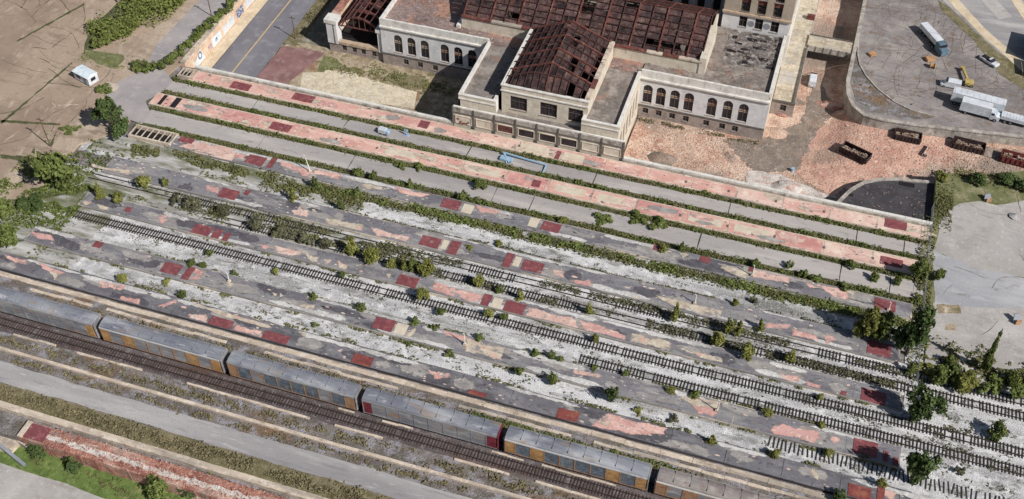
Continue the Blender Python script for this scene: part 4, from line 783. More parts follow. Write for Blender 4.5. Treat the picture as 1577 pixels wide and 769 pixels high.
# low roof in the middle, arms
MB().box(-67.3-cx, -45.8-cx, .6, 3.4, 4.0, FZ-LOW-.5).build('lower_roof', 'roof_grey', t)
MB().box(FX0-cx, FX1-cx, .25, .75, FZ-LOW+.05, FZ-LOW+.22).build('coping_stone', 'coping', t)
def arm(x0, x1, outer):
    zt = 8.9
    m = MB(); bays(m, lambda u, d, z: (u-cx, d+.9, z-LOW), x0, x1, FZ-.6, zt, []); m.face([T(x0, .9, zt), T(x1, .9, zt), T(x1, 1.4, zt), T(x0, 1.4, zt)]); m.build('arm_front', 'facade_cream', t)
    MB().box(x0-cx, x1-cx, .72, 1.1, zt-LOW-1.15, zt-LOW-.85).build('string_course', 'coping', t)
    MB().box(x0-cx, x1-cx, .8, 1.5, zt-LOW+.002, zt-LOW+.25).build('coping_stone', 'coping', t)
    MB().box(x0-cx+.3, x1-cx-.3, 1.5, 27.4, ZR-LOW-.75, ZR-LOW-.25).build('arm_roof', 'roof_grey', t)
    for xx, out in ((x0, outer == 'l'), (x1, outer == 'r')):
        a, b_ = (xx-cx, xx-cx+.7) if xx == x0 else (xx-cx-.7, xx-cx)
        if out:
            for q in range(6): MB().box(a, b_, 1.5+q*3.55, 5.0+q*3.55, ZR-LOW-.6, zt-LOW+.35+R.uniform(-.04, .04)).build('parapet_panel', 'coping', t)
        else: MB().box(a, b_, 1.5, 3.4, 5, zt-LOW+.1).build('parapet_panel', 'coping', t)
arm(-76.4, -67.2, 'l'); arm(-46.0, -37.0, 'r')
# outer walls of the arms, the right one with tall windows
TR = lambda u, d, z: (-37.0-cx-d, u-192.4, z-LOW)
wy = [196.5, 199.6, 202.8, 206, 209.2, 212.4]
m = MB(); bays(m, TR, 193.3, 215.4, LOW, 8.0, [(c, 1.7, .0, 5.2, True) for c in wy]); m.build('side_wall', 'facade_cream', t)
for c in wy: window(TR, t, c, 1.7, .0, 5.2, True)
m = MB(); m.box(-76.4-cx, -76.0-cx, .9, 23, 0, 12.7); m.box(-76.4-cx, -75.9-cx, .6, 1.2, 0, 10); m.build('side_wall', 'facade', t)
MB().box(-76.1-cx, -37.3-cx, 23.0, 27.5, ZR-LOW-.6, ZR-LOW-.1).build('link_roof', 'roof_brown', t)
# --- gabled hall with burnt roof
def truss_hall(name, label, x0, x1, y0, y1, ze, zr, zb, axis, nbay, npurl, deck, miss, hip=0, wallm='facade_cream', back=True):
    t = empty(name, ((x0+x1)/2, y0, LOW), 0, label, 'building'); cx, cy = t.location.x, y0
    P = lambda x, y, z: (x-cx, y-cy, z-LOW)
    m = MB()
    for a, b_, c, d in ((x0, x0+.5, y0+.5, y1), (x1-.5, x1, y0+.5, y1), (x0+.5, x1-.5, y1-.5, y1)): m.box(a-cx, b_-cx, c-cy, d-cy, zb-LOW, ze-LOW-.05)
    m.build('wall', wallm, t)
    MB().box(x0+.5-cx, x1-.5-cx, .5, y1-.5-cy, zb-LOW, zb-LOW+.5).build('floor', 'soot', t)
    if axis == 'y':
        L0, L1, S0, S1 = y0, y1, x0+.3, x1-.3; Q = lambda l, s, z: P(s, l, z)
    else:
        L0, L1, S0, S1 = x0, x1, y0+.3, y1-.3; Q = lambda l, s, z: P(l, s, z)
    sm = (S0+S1)/2; hw = (S1-S0)/2
    def zz(s, l=None):
        z = ze+(zr-ze)*(1-abs(s-sm)/hw)
        if hip and l is not None: z = min(z, ze+(zr-ze)*max(0, (l-L0))/hip)
        return z
    Ls = [L0+.4+(L1-L0-.8)*i/nbay for i in range(nbay+1)]
    ss = [S0+(S1-S0)*j/(2*npurl) for j in range(2*npurl+1)]
    for i, l in enumerate(Ls):
        if hip and l < L0+hip*.5 : continue
        m = MB()
        tw = .36 if i % 2 == 0 else .2
        for a, b_ in zip(ss, ss[1:]): m.bar(Q(l, a, zz(a, l)+.12+R.uniform(-.1, .1)), Q(l, b_, zz(b_, l)+.12+R.uniform(-.1, .1)), tw, .36)
        if i % 2 == 0:
            m.bar(Q(l, S0, ze-.2), Q(l, S1, ze-.2), .22, .3)
            for a in ss[1:-1:2]: m.bar(Q(l, a, zz(a, l)), Q(l, a, ze-.2), .14)
        m.build('roof_truss', 'rust_red' if i % 2 == 0 else 'purlin_dark', t)
    for j, s in enumerate(ss):
        m = MB()
        for a, b_ in zip(Ls, Ls[1:]):
            m.bar(Q(a, s, zz(s, a)+.1+R.uniform(-.06, .06)), Q(b_, s, zz(s, b_)+.1+R.uniform(-.06, .06)), .16, .18)
        m.build('purlin', 'rust_red' if j in (0, npurl, 2*npurl) else 'purlin_dark', t)
    for i, (a, b_) in enumerate(zip(Ls, Ls[1:])):
        for j, (s, u) in enumerate(zip(ss, ss[1:])):
            if R.random() < (.62 if (hip and j == 2*npurl-1) else miss): continue
            dz = -.12-R.uniform(0, .1)
            m = MB(); g = .06; A, B = a+g, b_-g; S, U = s+g, u-g
            m.face([Q(A, S, zz(S, A)+dz), Q(B, S, zz(S, B)+dz), Q(B, U, zz(U, B)+dz), Q(A, U, zz(U, A)+dz)])
            m.face([Q(A, U, zz(U, A)+dz-.08), Q(B, U, zz(U, B)+dz-.08), Q(B, S, zz(S, B)+dz-.08), Q(A, S, zz(S, A)+dz-.08)])
            m.build('roof_panel', deck if R.random() < .8 else ('brown_deck' if deck == 'burnt_deck' else 'burnt_deck'), t)
            if R.random() < .25:
                k = R.uniform(.3, .7); l = A+(B-A)*k; MB().bar(Q(l, S, zz(S, l)+.02), Q(l, U, zz(U, l)+.02), .1, .12).build('rafter', 'rust', t)
    return t, cx, cy
H, hcx, hcy = truss_hall('concourse_hall', 'central hall with burnt rusty gabled roof and three dark front windows', -66.2, -45.2, 195.3, 219.2, 12.9, 17.2, 5, 'y', 8, 6, 'burnt_deck', .12, hip=5)
T = lambda u, d, z: (u-hcx, d, z-LOW)
m = MB(); bays(m, T, -66.2, -45.2, 4.3, 12.7, [(-62, 4.2, 6.2, 10.1, False), (-54.6, 4.2, 6.2, 10.1, False), (-48, 3.6, 6.2, 10.1, False)]); m.build('front_wall', 'facade_cream', H)
for c, w_ in ((-62, 4.2), (-54.6, 4.2), (-48, 3.6)): window(T, H, c, w_, 6.2, 10.1, False, 'glass_broken', band=False)
m = MB(); m.box(-66.4-hcx, -45-hcx, -.25, .5, 11.2-LOW, 11.5-LOW); m.box(-66.4-hcx, -45-hcx, -.15, .6, 12.7-LOW, 13.0-LOW); m.build('cornice', 'coping', H)
for i in range(6): MB().box(-46.1-hcx, -44.95-hcx, .6+i*3.9, 4.4+i*3.9, 12.85-LOW, 13.35-LOW+R.uniform(-.1, .1)).build('broken_coping', R.choice(['rust_red', 'cream_stone', 'cream_stone']), H)
MB().box(-66.35-hcx, -65.6-hcx, .6, 23, 12.85-LOW, 13.1-LOW).build('eave_edge', 'coping', H)
C2, c2x, c2y = truss_hall('cross_hall', 'long transverse hall behind, its rusty truss roof running the width of the station', -85, -23.2, 219.6, 242.5, 11.8, 17.6, 4, 'x', 17, 7, 'brown_deck', .09)
m = MB(); m.box(-85-c2x, -23.2-c2x, 0, .5, 4-LOW, 11.75-LOW); m.build('front_wall', 'facade_cream', C2)
x = -85
while x < -23.5: MB().box(x-c2x, min(x+4, -23.2)-c2x-.05, -.3, .7, 11.75-LOW, 12.15-LOW+R.uniform(-.06, .1)).build('broken_coping', R.choice(['cream_stone', 'rust_red', 'cream_stone']), C2); x += 4
MB().box(-23.9-c2x, -22.3-c2x, -.2, 14, 4-LOW, 13.2-LOW).build('end_wall', 'facade_cream', C2)
# --- tower foot
t = empty('station_tower', (-13.6, 240.9, LOW), 0, 'foot of the tall station tower with brown brick piers and arched openings', 'building'); cx = t.location.x
T = lambda u, d, z: (u-cx, d, z-LOW)
TX0, TX1 = -22.2, -5.2; ops = [-16.9, -12.9, -8.9]
m = MB(); bays(m, T, TX0, TX1, ZR-.6, 13.0, [(c, 2.0, 9.3, 12.4, False) for c in ops]); m.build('base_wall', 'facade', t)
for c in ops: window(T, t, c, 2.0, 9.3, 12.4, False, 'soot', band=False)  # near-black panes paint the shade within the openings
MB().box(TX0-cx-.2, TX1-cx+.2, -.5, .5, 13.0-LOW, 13.5-LOW).build('cornice', 'sill_pale', t)
m = MB(); rows = [15.3+i*4.2 for i in range(9)]
edges = [TX0]+[(a+b)/2 for a, b in zip(ops, ops[1:])]+[TX1]
MB().box(TX0-cx, TX1-cx, .9, 22, ZR-LOW, 52-LOW).build('core', 'tower_brick', t)
pz = [TX0]+[v for c in ops for v in (c-1.15, c+1.15)]+[TX1]
for a, b_ in zip(pz[::2], pz[1::2]): MB().box(a-cx, b_-cx, .02, .95, 13.5-LOW, 52-LOW).build('pier', 'tower_brick', t)
for c in ops:
    for r_ in rows:
        window(T, t, c, 2.0, r_-1.4, r_+.9, False, 'glass_dark', depth=.85, band=False)
        MB().box(c-1.1-cx, c+1.1-cx, .45, .88, r_+1.0-LOW, r_+2.2-LOW).build('spandrel', 'rust_red', t)
for a in (-14.9, -10.9): MB().cyl((a-cx, -.02, 10.6-LOW), (a-cx, .3, 10.6-LOW), .9, k=14).build('roundel', 'grey_metal', t)
# block behind in the tower's shade
t = empty('office_block', (-60, 249, LOW), 0, 'shaded block with pilasters behind the rusty transverse hall', 'building')
MB().box(-35, 37.6, .5, 14, 0, 32).build('wall', 'facade', t)
for i in range(18): MB().box(-35+i*4.2, -33.4+i*4.2, 0, .52, 0, 32).build('pilaster', 'facade', t)
for i in range(17): 
    for z in (12, 18, 24): MB().box(-33+i*4.2, -31.2+i*4.2, .42, .56, z, z+3.6).build('window', 'glass_dark', t)
# terrace roof and parapet on the right side, footbridge
t = empty('side_terrace', (-2.6, 226.4, LOW), 0, 'narrow cream terrace roof with a small window in its brown end wall', 'building'); cx, cy = t.location.x, t.location.y
T = lambda u, d, z: (u-cx, d, z-LOW)
m = MB(); bays(m, T, -5.3, .3, LOW, -.3, [(-2.3, 1.5, -3.1, -1.3, False)]); m.build('end_wall', 'base_stone', t); window(T, t, -2.3, 1.5, -3.1, -1.3, False, band=False)
MB().box(-.1-cx, .35-cx, .05, 80, 0, 4.45).build('side_wall', 'concrete_wall', t)
for i in range(15): MB().box(-5.25-cx, .2-cx, .1+i*5.3, 5.32+i*5.3, 3.9, 4.45+R.uniform(-.03, .03)).build('roof_slab', 'terrace_slab', t)
MB().box(-.25-cx, .2-cx, .1, 24, 4.47, 4.95).build('broken_parapet', 'dark_trim', t)
MB().box(-5.3-cx, .4-cx, -.15, .25, 4.0, 4.55).build('coping_stone', 'dark_trim', t)
for i in range(12): MB().box(-5.5-cx, -4.75-cx, 14.1+i*5, 19.05+i*5, 4, 14.2 if i < 2 else 12).build('wall_panel', 'coping', t)
for a, b_ in ((-1.9, -.9), (-.9, .2)): MB().box(a-cx, b_-cx, 37.2, 38.4, 4.45, 5.6).build('brick_block', 'skip_red' if a > -1.5 else 'rust_red', t)
t = empty('footbridge', (6.2, 253.6, LOW), 0, 'cream concrete bridge from the terrace to the parking lot', 'bridge')
MB().box(-6.3, 6.0, -2.3, 2.3, 4.35, 4.95).build('deck', 'terrace_slab', t)
for i in range(6): MB().box(-6.0+i*2, -4.1+i*2, -2.55, -2.3, 3.4, 5.0).build('girder_panel', 'concrete_wall', t)
for i in range(7): MB().box(-6.1+i*2, -5.9+i*2, -2.65, -2.3, 3.3, 5.05).build('girder_rib', 'dark_trim', t)
MB().box(-6.2, 6.0, 2.3, 2.55, 3.4, 5.3).build('far_girder', 'dark_trim', t)
# wall round the parking lot
t = empty('lot_wall', (20, 228, LOW), 0, 'curved concrete retaining wall below the parking lot', 'wall')
cx, cy = 20, 228; pth = LOTW[:15]
def offs(p, d):
    out = []
    for i, a in enumerate(p):
        q = Vector(p[max(0, i-1)]); r_ = Vector(p[min(len(p)-1, i+1)]); n_ = (r_-q); n_ = Vector((-n_.y, n_.x)).normalized(); out.append((a[0]-n_.x*d, a[1]-n_.y*d))
    return out
fine = []
for a, b_ in zip(pth, pth[1:]):
    k = max(1, int((Vector(b_)-Vector(a)).length/3.4))
    for j in range(k): fine.append((a[0]+(b_[0]-a[0])*j/k, a[1]+(b_[1]-a[1])*j/k))
fine.append(pth[-1]); o1 = offs(fine, .45); o0 = offs(fine, -.35); o2 = offs(fine, .62)
for i in range(len(fine)-1):
    if fine[i][1] > 300: continue
    z1 = 5.0+R.uniform(-.03, .03)
    MB().prism([(p[0]-cx, p[1]-cy) for p in (o1[i], o1[i+1], fine[i+1], fine[i])], 0, z1).build('wall_panel', 'concrete_wall', t)
    MB().prism([(p[0]-cx, p[1]-cy) for p in (o2[i], o2[i+1], o0[i+1], o0[i])], z1, z1+.3).build('coping_stone', 'concrete_wall', t)
# inner low kerb and planted strip inside the wall
kp = GP([(1322, 62), (1321, 84), (1324, 100), (1334, 118), (1352, 138), (1378, 158), (1402, 170), (1440, 180)], .2)
sheet('planted_strip', GP([(1317, 88), (1324, 100), (1334, 118), (1352, 138), (1378, 158), (1402, 170), (1440, 181), (1400, 185), (1345, 172), (1318, 155), (1310, 128)], .2), .19, 'dirt_scrub', step=1.5, amp=.25)
t = empty('lot_kerb', (kp[3][0], kp[3][1], .1), 0, 'thin curved kerb between the lot and the planted strip', 'kerb')
for a, b_ in zip(kp, kp[1:]): MB().bar((a[0]-kp[3][0], a[1]-kp[3][1], .1), (b_[0]-kp[3][0], b_[1]-kp[3][1], .1), .35, .5).build('kerb_stone', 'concrete_wall', t)
# sunken annex with tar roof and curved wall
ax = [(14.2, 194.2), (15.6, 197.6), (17.2, 201), (19.6, 204.2), (22.5, 206.2), (26, 207.6), (35.3, 209.4), (35.3, 194.2)]
t = empty('sunken_annex', (26, 200, LOW), 0, 'low annex with dark tar roof and curved parapet beside the parapet wall', 'building')
MB().prism([(x-26, y-200) for x, y in ax], 0, 2.9).build('tar_roof', 'roof_tar', t)
for a, b_ in zip(ax[:6], ax[1:7]): MB().bar((a[0]-26, a[1]-200, 1.6), (b_[0]-26, b_[1]-200, 1.6), .8, 3.2).build('parapet_panel', 'concrete_wall', t)
MB().box(1.5, 5, 6.2, 7.6, 2.85, 2.96).build('dark_hatch', 'soot', t)
MB().box(-9.6, -8.2, -1.2, -.2, 2.85, 2.95).build('dark_hatch', 'soot', t)
mb = MB()
for i in range(70):
    x, y = R.uniform(18, 34), R.uniform(195, 206); s = R.uniform(.06, .2); mb.box(x-26-s, x-26+s, y-200-s*.6, y-200+s*.6, 2.85, 2.9+s*.5)
tag(mb.build('roof_debris', 'debris', t), kind='stuff')
# ------------------------------------------------------------------ top right: street beyond the lot
sheet('street', [(26, 300), (29.5, 288), (43, 270), (60, 247), (75, 236), (140, 250), (140, 330), (26, 330)], .17, 'service_grey')
sheet('street_sidewalk', [(29.5, 291), (42, 272), (60, 249.5), (62, 251), (44, 274), (32, 293)], .21, 'sidewalk', step=3, amp=.2)
sheet('street_strip', [(35, 300), (47.5, 279), (51, 281.5), (40, 300)], .2, 'pale_lot', step=3, amp=.1)
sheet('street_sidewalk', [(46.5, 300), (54, 281), (60, 272), (62, 274), (56, 284), (49, 300)], .205, 'sidewalk')
sheet('weedy_verge', GP([(1445, 0), (1460, 10), (1525, 70), (1580, 112), (1580, 140), (1540, 115), (1500, 62), (1452, 18)], .2), .185, 'dry_grass', step=2, amp=.4)
t = empty('metal_shed', (62, 266, .2), rad(-8), 'metal shed at the edge of the street, its shade painted in dark navy', 'shed')
mb = MB(); mb.face([(-7, -5, 0), (9, -5, 0), (9, -5, 6), (-7, -5, 4.2)]); mb.face([(-7, 5, 0), (-7, -5, 0), (-7, -5, 4.2), (-7, 5, 4.2)]); mb.face([(9, -5, 0), (9, 5, 0), (9, 5, 6), (9, -5, 6)]); mb.face([(9, 5, 0), (-7, 5, 0), (-7, 5, 4.2), (9, 5, 6)]); mb.build('wall', 'navy', t)
for i in range(8): mb = MB(); mb.face([(-7.3+i*2.06, -5.3, 4.2+i*.2315), (-7.3+(i+1)*2.06-.04, -5.3, 4.2+(i+1)*.2315), (-7.3+(i+1)*2.06-.04, 5.3, 4.25+(i+1)*.2315), (-7.3+i*2.06, 5.3, 4.25+i*.2315)]); mb.build('roof_sheet', 'navy', t)
t2 = empty('lean_to', (60.5, 256.8, .2), rad(-8), 'grey lean-to roof in front of the navy shed', 'shed')
for i in range(7): mb = MB(); mb.face([(-6+i*2, -3, 1.9), (-4.05+i*2, -3, 1.9), (-4.05+i*2, 3.2, 3.2), (-6+i*2, 3.2, 3.2)]); mb.build('roof_sheet', 'grey_metal', t2)
for x in (-5.7, 1, 7.6): MB().box(x-.15, x+.15, -2.8, -2.5, 0, 1.9).build('post', 'dark_trim', t2)
MB().box(-5.9, 7.8, 2.9, 3.1, 0, 3.1).build('back_wall', 'navy', t2)
# ------------------------------------------------------------------ skips, vehicles, loose things
def skip(p, ang, L, W, label, m='skip_steel', fill='debris'):
    t = empty('rubbish_skip', p, rad(ang), label, 'skip', 'rubbish skips on the rubble'); h = L/2; w = W/2; H_ = 1.7
    MB().box(-h, h, -w, w, .15, .3).build('floor', m, t)
    for s in (-1, 1):
        p_ = MB().box(-h, h, s*w-.06, s*w+.06, .3, H_).build('side', m, t)
        for i in range(8): x = -h+.4+i*(L-.8)/7; MB().box(x-.07, x+.07, s*(w+.13)-.07, s*(w+.13)+.07, .3, H_).build('rib', m, p_)
        MB().box(-h, h, s*w-.1, s*w+.1, H_, H_+.12).build('rim', m, p_)
        MB().box(s*h-.06, s*h+.06, -w+.06, w-.06, .3, H_).build('end', m, t)
    mb = MB()
    for i in range(60):
        x, y = R.uniform(-h+.6, h-.6), R.uniform(-w+.4, w-.4); s = R.uniform(.12, .45); mb.box(x-s, x+s, y-s*.6, y+s*.6, .3, .6+R.uniform(0, .7))
    tag(mb.build('rubbish', fill, t), kind='stuff')
skip(GT(1316, 240), -22, 7.2, 2.8, 'dark rusty skip standing alone on the brick rubble')
skip((28.2, 224.2, rz(28.2, 224.2)), -1, 6.2, 2.6, 'dark skip of brown rubbish against the lot wall, beside a bare patch')
skip((42.4, 225.2, rz(42.4, 225.2)), -4, 7.4, 2.8, 'dark skip heaped with pale rubbish against the lot wall')
skip((54, 223.6, rz(54, 223.6)), -5, 8.4, 2.8, 'red skip full of coloured rubbish beside the gravel track', 'skip_red')
def wheels(t, xs, w, r=.42, name='wheel'):
    for x in xs:
        for s in (-1, 1):
            o = MB().cyl((x, s*(w-.14), r), (x, s*(w+.1), r), r, k=14).build(name, 'rubber', t); MB().cyl((x, s*(w+.1), r), (x, s*(w+.13), r), r*.5, k=10).build('rim', 'grey_metal', o)
def loft(secs, m, name, parent):
    """secs: list of (x, halfwidth, z0, z1)"""
    mb = MB()
    R_ = [[(x, -w, a), (x, w, a), (x, w, b-.12*(b-a)), (x, w*.86, b), (x, -w*.86, b), (x, -w, b-.12*(b-a))] for x, w, a, b in secs]
    for A, B in zip(R_, R_[1:]):
        for i in range(6): j = (i+1) % 6; mb.face([A[i], A[j], B[j], B[i]])
    mb.face(R_[0][::-1]); mb.face(R_[-1]); return mb.build(name, m, parent)
def trailer(p, ang, L, W, H_, label, m='paint_white', cat='trailer'):
    t = empty('box_trailer', p, rad(ang), label, cat)
    b = MB().box(-L/2, L/2, -W/2, W/2, 1.1, H_).build('body', m, t)
    for i in range(9): x = -L/2+.5+i*(L-1)/8; MB().box(x-.04, x+.04, -W/2+.05, W/2-.05, H_, H_+.04).build('roof_bow', m, b)
    MB().box(-L/2+.2, L/2-.2, -.5, .5, .75, 1.1).build('chassis', 'underframe', t)
    for s in (-1, 1): MB().box(-L/2-.03, -L/2, s*W/4-W/4+.04, s*W/4+W/4-.04, 1.2, H_-.1).build('rear_door', m, t)
    wheels(t, (-L/2+1.2, -L/2+2.5), W/2-.15, .5)
    for s in (-.7, .7): MB().box(L/2-3, L/2-2.8, s-.1, s+.1, 0, 1.1).build('landing_leg', 'underframe', t)
    return t
def cab(p, ang, label, m, name='truck_cab'):
    t = empty(name, p, rad(ang), label, 'truck')
    loft([(-1.4, 1.15, .5, 2.9), (.2, 1.2, .5, 3.0), (.6, 1.2, .5, 2.0), (1.9, 1.1, .5, 1.75)], m, 'body', t)
    MB().box(.35, .62, -1.0, 1.0, 2.05, 2.8).build('windscreen', 'glass_dark', t)
    MB().box(-4.2, -1.4, -.45, .45, .6, .95).build('chassis', 'underframe', t); wheels(t, (1.1, -2.4, -3.5), 1.05, .5)
def box_truck(p, ang, label, L=8.5):
    t = empty('box_truck', p, rad(ang), label, 'truck')
    MB().box(-L/2, L/2-2.4, -1.2, 1.2, 1.0, 3.6).build('box_body', 'paint_white', t)
    loft([(L/2-2.3, 1.05, .5, 2.6), (L/2-1.3, 1.05, .5, 2.6), (L/2-.8, 1.05, .5, 1.8), (L/2, .98, .5, 1.6)], 'paint_white', 'cab', t)
    mb = MB(); x = L/2; mb.face([(x-1.24, -.9, 2.57), (x-1.24, .9, 2.57), (x-.74, .9, 1.86), (x-.74, -.9, 1.86)]); mb.build('windscreen', 'lift_blue', t)
    for s in (-1, 1): MB().box(x-2.1, x-1.4, s*1.06-.02, s*1.06+.02, 1.8, 2.4).build('side_window', 'glass_dark', t)
    MB().box(-L/2, L/2-.5, -.5, .5, .6, 1.0).build('chassis', 'underframe', t); wheels(t, (L/2-1.0, -L/2+1.6), 1.0, .46)
def car(p, ang, label, m, L=4.6, van=False, pickup=False):
    t = empty('parked_car' if not van else 'parked_van', p, rad(ang), label, 'van' if van else 'car'); h = L/2
    loft([(-h, .85, .35, .95), (-h+.25, .92, .3, 1.0), (h-.3, .92, .3, .95), (h, .8, .35, .8)], m, 'body', t)
    if van: loft([(-h+.05, .9, .9, 2.0), (h-1.6, .9, .9, 2.05), (h-.75, .85, .9, 1.05)], m, 'upper_body', t); MB().box(h-1.62, h-1.2, -.8, .8, 1.35, 2.07).build('windscreen', 'glass_dark', t)
    else:
        loft([(-h+.5 if not pickup else -.2, .82, .95, 1.05), (-h+1.2 if not pickup else 0, .75, .95, 1.5), (.5, .75, .95, 1.5), (1.2, .8, .95, 1.02)], 'glass_dark', 'cabin', t)
        MB().box(-h+1.25 if not pickup else 0, .5, -.68, .68, 1.48, 1.54).build('roof', m, t)
    if pickup: MB().box(-h+.25, -.3, -.75, .75, 1.0, 1.03).build('load_bed', 'rubber', t)
    wheels(t, (-h+.85, h-.9), .82, .34)
    for s in (-.6, .6): MB().box(h-.06, h+.02, s-.16, s+.16, .6, .75).build('headlight', 'paint_white', t); MB().box(-h-.02, -h+.05, s-.16, s+.16, .65, .8).build('tail_light', 'skip_red', t)
    return t
trailer((30.4, 264, .17), -57, 8.4, 2.1, 2.5, 'long pale grey box trailer parked at an angle behind a blue cab', 'paint_white')
cab((33.4, 258.6, .17), -57, 'blue truck cab coupled to the long grey trailer', 'teal_cab')
trailer((43.0, 238.4, .17), -7, 12.5, 2.6, 3.6, 'white box trailer standing behind the white box truck')
trailer((52.2, 234.9, .17), -7, 7, 2.3, 2.0, 'low white flat trailer in front of the white box truck', cat='trailer')
box_truck((43.8, 235.4, .17), -7, 'white box truck with blue windscreen beside the long white trailer', 9.5)
car((36.5, 245.0, .17), 178, 'white van standing near the yellow boom', 'paint_white', 4.9, van=True)
car((45.6, 258.2, .17), -38, 'white and grey pickup parked by the weedy verge', 'paint_white', 5.2, pickup=True)
car((3.3, 242.4, LOW+.05), 92, 'white van parked on the dirt track below the bridge', 'paint_white', 5.0, van=True)
t = empty('boom_lift', (40.9, 246.9, .17), rad(0), 'yellow boom lift with its arm laid out towards the trailer', 'lift')
MB().box(-1, 1, -.9, .9, .5, 1.3).build('chassis', 'yellow_metal', t); MB().bar((-.3, .3, 1.1), (-1.8, 5.6, .9), .5, .5).build('arm', 'yellow_metal', t); MB().box(-2.3, -1.3, 5.4, 6.1, .4, 1.2).build('basket', 'yellow_metal', t); wheels(t, (-.7, .7), .8, .42)
t = empty('spool', (31.8, 251.6, .17), 0, 'small yellow drum of cable on the asphalt', 'drum'); MB().cyl((-.5, 0, .7), (.5, 0, .7), .5, k=12).build('core', 'orange_box', t)
for s in (-.55, .55): MB().cyl((s-.05, 0, .7), (s+.05, 0, .7), .8, k=14).build('flange', 'yellow_metal', t)
def crate(p, ang, a, b_, h, label, m):
    t = empty('crate', p, rad(ang), label, 'crate'); MB().box(-a, a, -b_, b_, .12, h).build('box', m, t)
    for x in (-a*.8, 0, a*.8): MB().box(x-.1, x+.1, -b_-.02, b_+.02, 0, .12).build('runner', 'wood_pole', t)
    for i in range(4): y = -b_+(i+.5)*b_/2; MB().box(-a-.02, a+.02, y-b_/4+.03, y+b_/4-.03, h, h+.05).build('lid_board', m, t)
crate((31.0, 254.6, .17), 30, 1.1, .8, .8, 'tan wooden crate near the blue truck cab', 'orange_box')
crate((16.6, 252.2, .17), 40, .9, .7, .6, 'tan crate beside the lot wall at the bridge end', 'orange_box')
# orange cone heap and drum on the rubble
t = empty('plastic_drum', GT(1220, 264), 0, 'blue plastic drum standing on the brick rubble', 'drum'); MB().cyl((0, 0, 0), (0, 0, .9), .42, k=14).build('barrel', 'lift_blue', t); MB().cyl((0, 0, .9), (0, 0, .98), .45, k=14).build('lid', 'lift_blue', t)
t = empty('barrier_board', GT(1426, 235), rad(80), 'orange and white barrier board on the rubble', 'barrier')
for i in range(4): MB().box(-1.8+i*.9, -.95+i*.9, -.08, .08, .5, 1.2).build('board', 'orange_box' if i % 2 else 'paint_white', t)
for x in (-1.5, 1.5): MB().box(x-.08, x+.08, -.5, .5, 0, .55).build('foot', 'dark_trim', t)
# small shed on the left lot, concrete pad, boards
t = empty('site_cabin', (-172.3, 180.0, -.1), rad(-17), 'pale blue grey site cabin standing on the concrete lot', 'cabin')
MB().box(-2.8, 2.8, -1.5, 1.5, .25, 2.6).build('wall', 'paint_white', t)
mb = MB(); mb.face([(-3, -1.7, 2.6), (3, -1.7, 2.6), (2.6, 0, 3.0), (-2.8, 0, 3.0)]); mb.face([(3, 1.7, 2.6), (-3, 1.7, 2.6), (-2.8, 0, 3.0), (2.6, 0, 3.0)]); mb.face([(3, -1.7, 2.6), (3, 1.7, 2.6), (2.6, 0, 3.0)]); mb.face([(-3, 1.7, 2.6), (-3, -1.7, 2.6), (-2.8, 0, 3)]); mb.build('roof', 'paint_pale_blue', t)
MB().box(1.0, 1.9, -1.56, -1.5, .3, 2.3).build('door', 'grey_metal', t); MB().box(-1.8, -.3, -1.55, -1.5, 1.2, 2.1).build('window', 'glass_dark', t); MB().box(2.8, 2.86, -.7, .7, 1.2, 2.1).build('window', 'glass_dark', t)
MB().box(-2.4, 2.4, -1.2, 1.2, 0, .25).build('base', 'underframe', t)
tag(sheet('concrete_pad', GP([(158, 131), (165, 126), (183, 131), (180, 138), (164, 143), (159, 138)]), .05, 'cream_stone', thick=.3, step=1, amp=.2, kind=None), 'broken pale concrete pad beside the site cabin', 'pad')
def board(px, py, ang, L, label): o = MB().box(-L/2, L/2, -.12, .12, 0, .14).build('timber_beam', 'cream_stone'); o.location = G(px, py, -.1); o.rotation_euler = (0, 0, rad(ang)); tag(o, label, 'beam')
board(128, 183, -3, 3.6, 'pale beam lying by itself near the dark green tree'); board(105, 162, 22, 5.0, 'pale beam laid across the concrete lot below the cabin'); board(83, 162, -30, 1.6, 'short pale beam end beside the longer beam')
# broken lamp poles on the platforms
def pole(px, py, h, lean, label, base=True):
    t = empty('lamp_pole', G(px, py, .05), 0, label, 'pole'); q = (lean[0], lean[1], h)
    MB().cyl((0, 0, 0), q, .15, .09, 8).build('shaft', 'pole_white', t); MB().box(-.3, .3, -.3, .3, -.05, .45).build('base', 'cream_stone', t)
    MB().cyl((q[0], q[1], h-.02), (q[0]-.3, q[1], h+.25), .07, .05, 6).build('broken_arm', 'pole_white', t)
pole(478, 265, 4.6, (-.9, .2), 'tall leaning white pole with broken top on the patchy platform')
pole(716, 531, 3.2, (-.1, .1), 'white pole stub beside a large beige patch')
pole(353, 434, 2.4, (0, .1), 'short white pole stub on plain grey platform')
pole(1104, 633, 3.4, (.1, 0), 'white pole stub among cream patches on the grey platform')
pole(1158, 425, 3.2, (.1, 0), 'white pole stub next to a small red plate by thick weeds')
pole(1070, 468, 2.6, (0, .1), 'white pole stub in the long cream patch')
pole(1368, 478, 2.4, (0, 0), 'white pole stub by the red plate at the platform end')
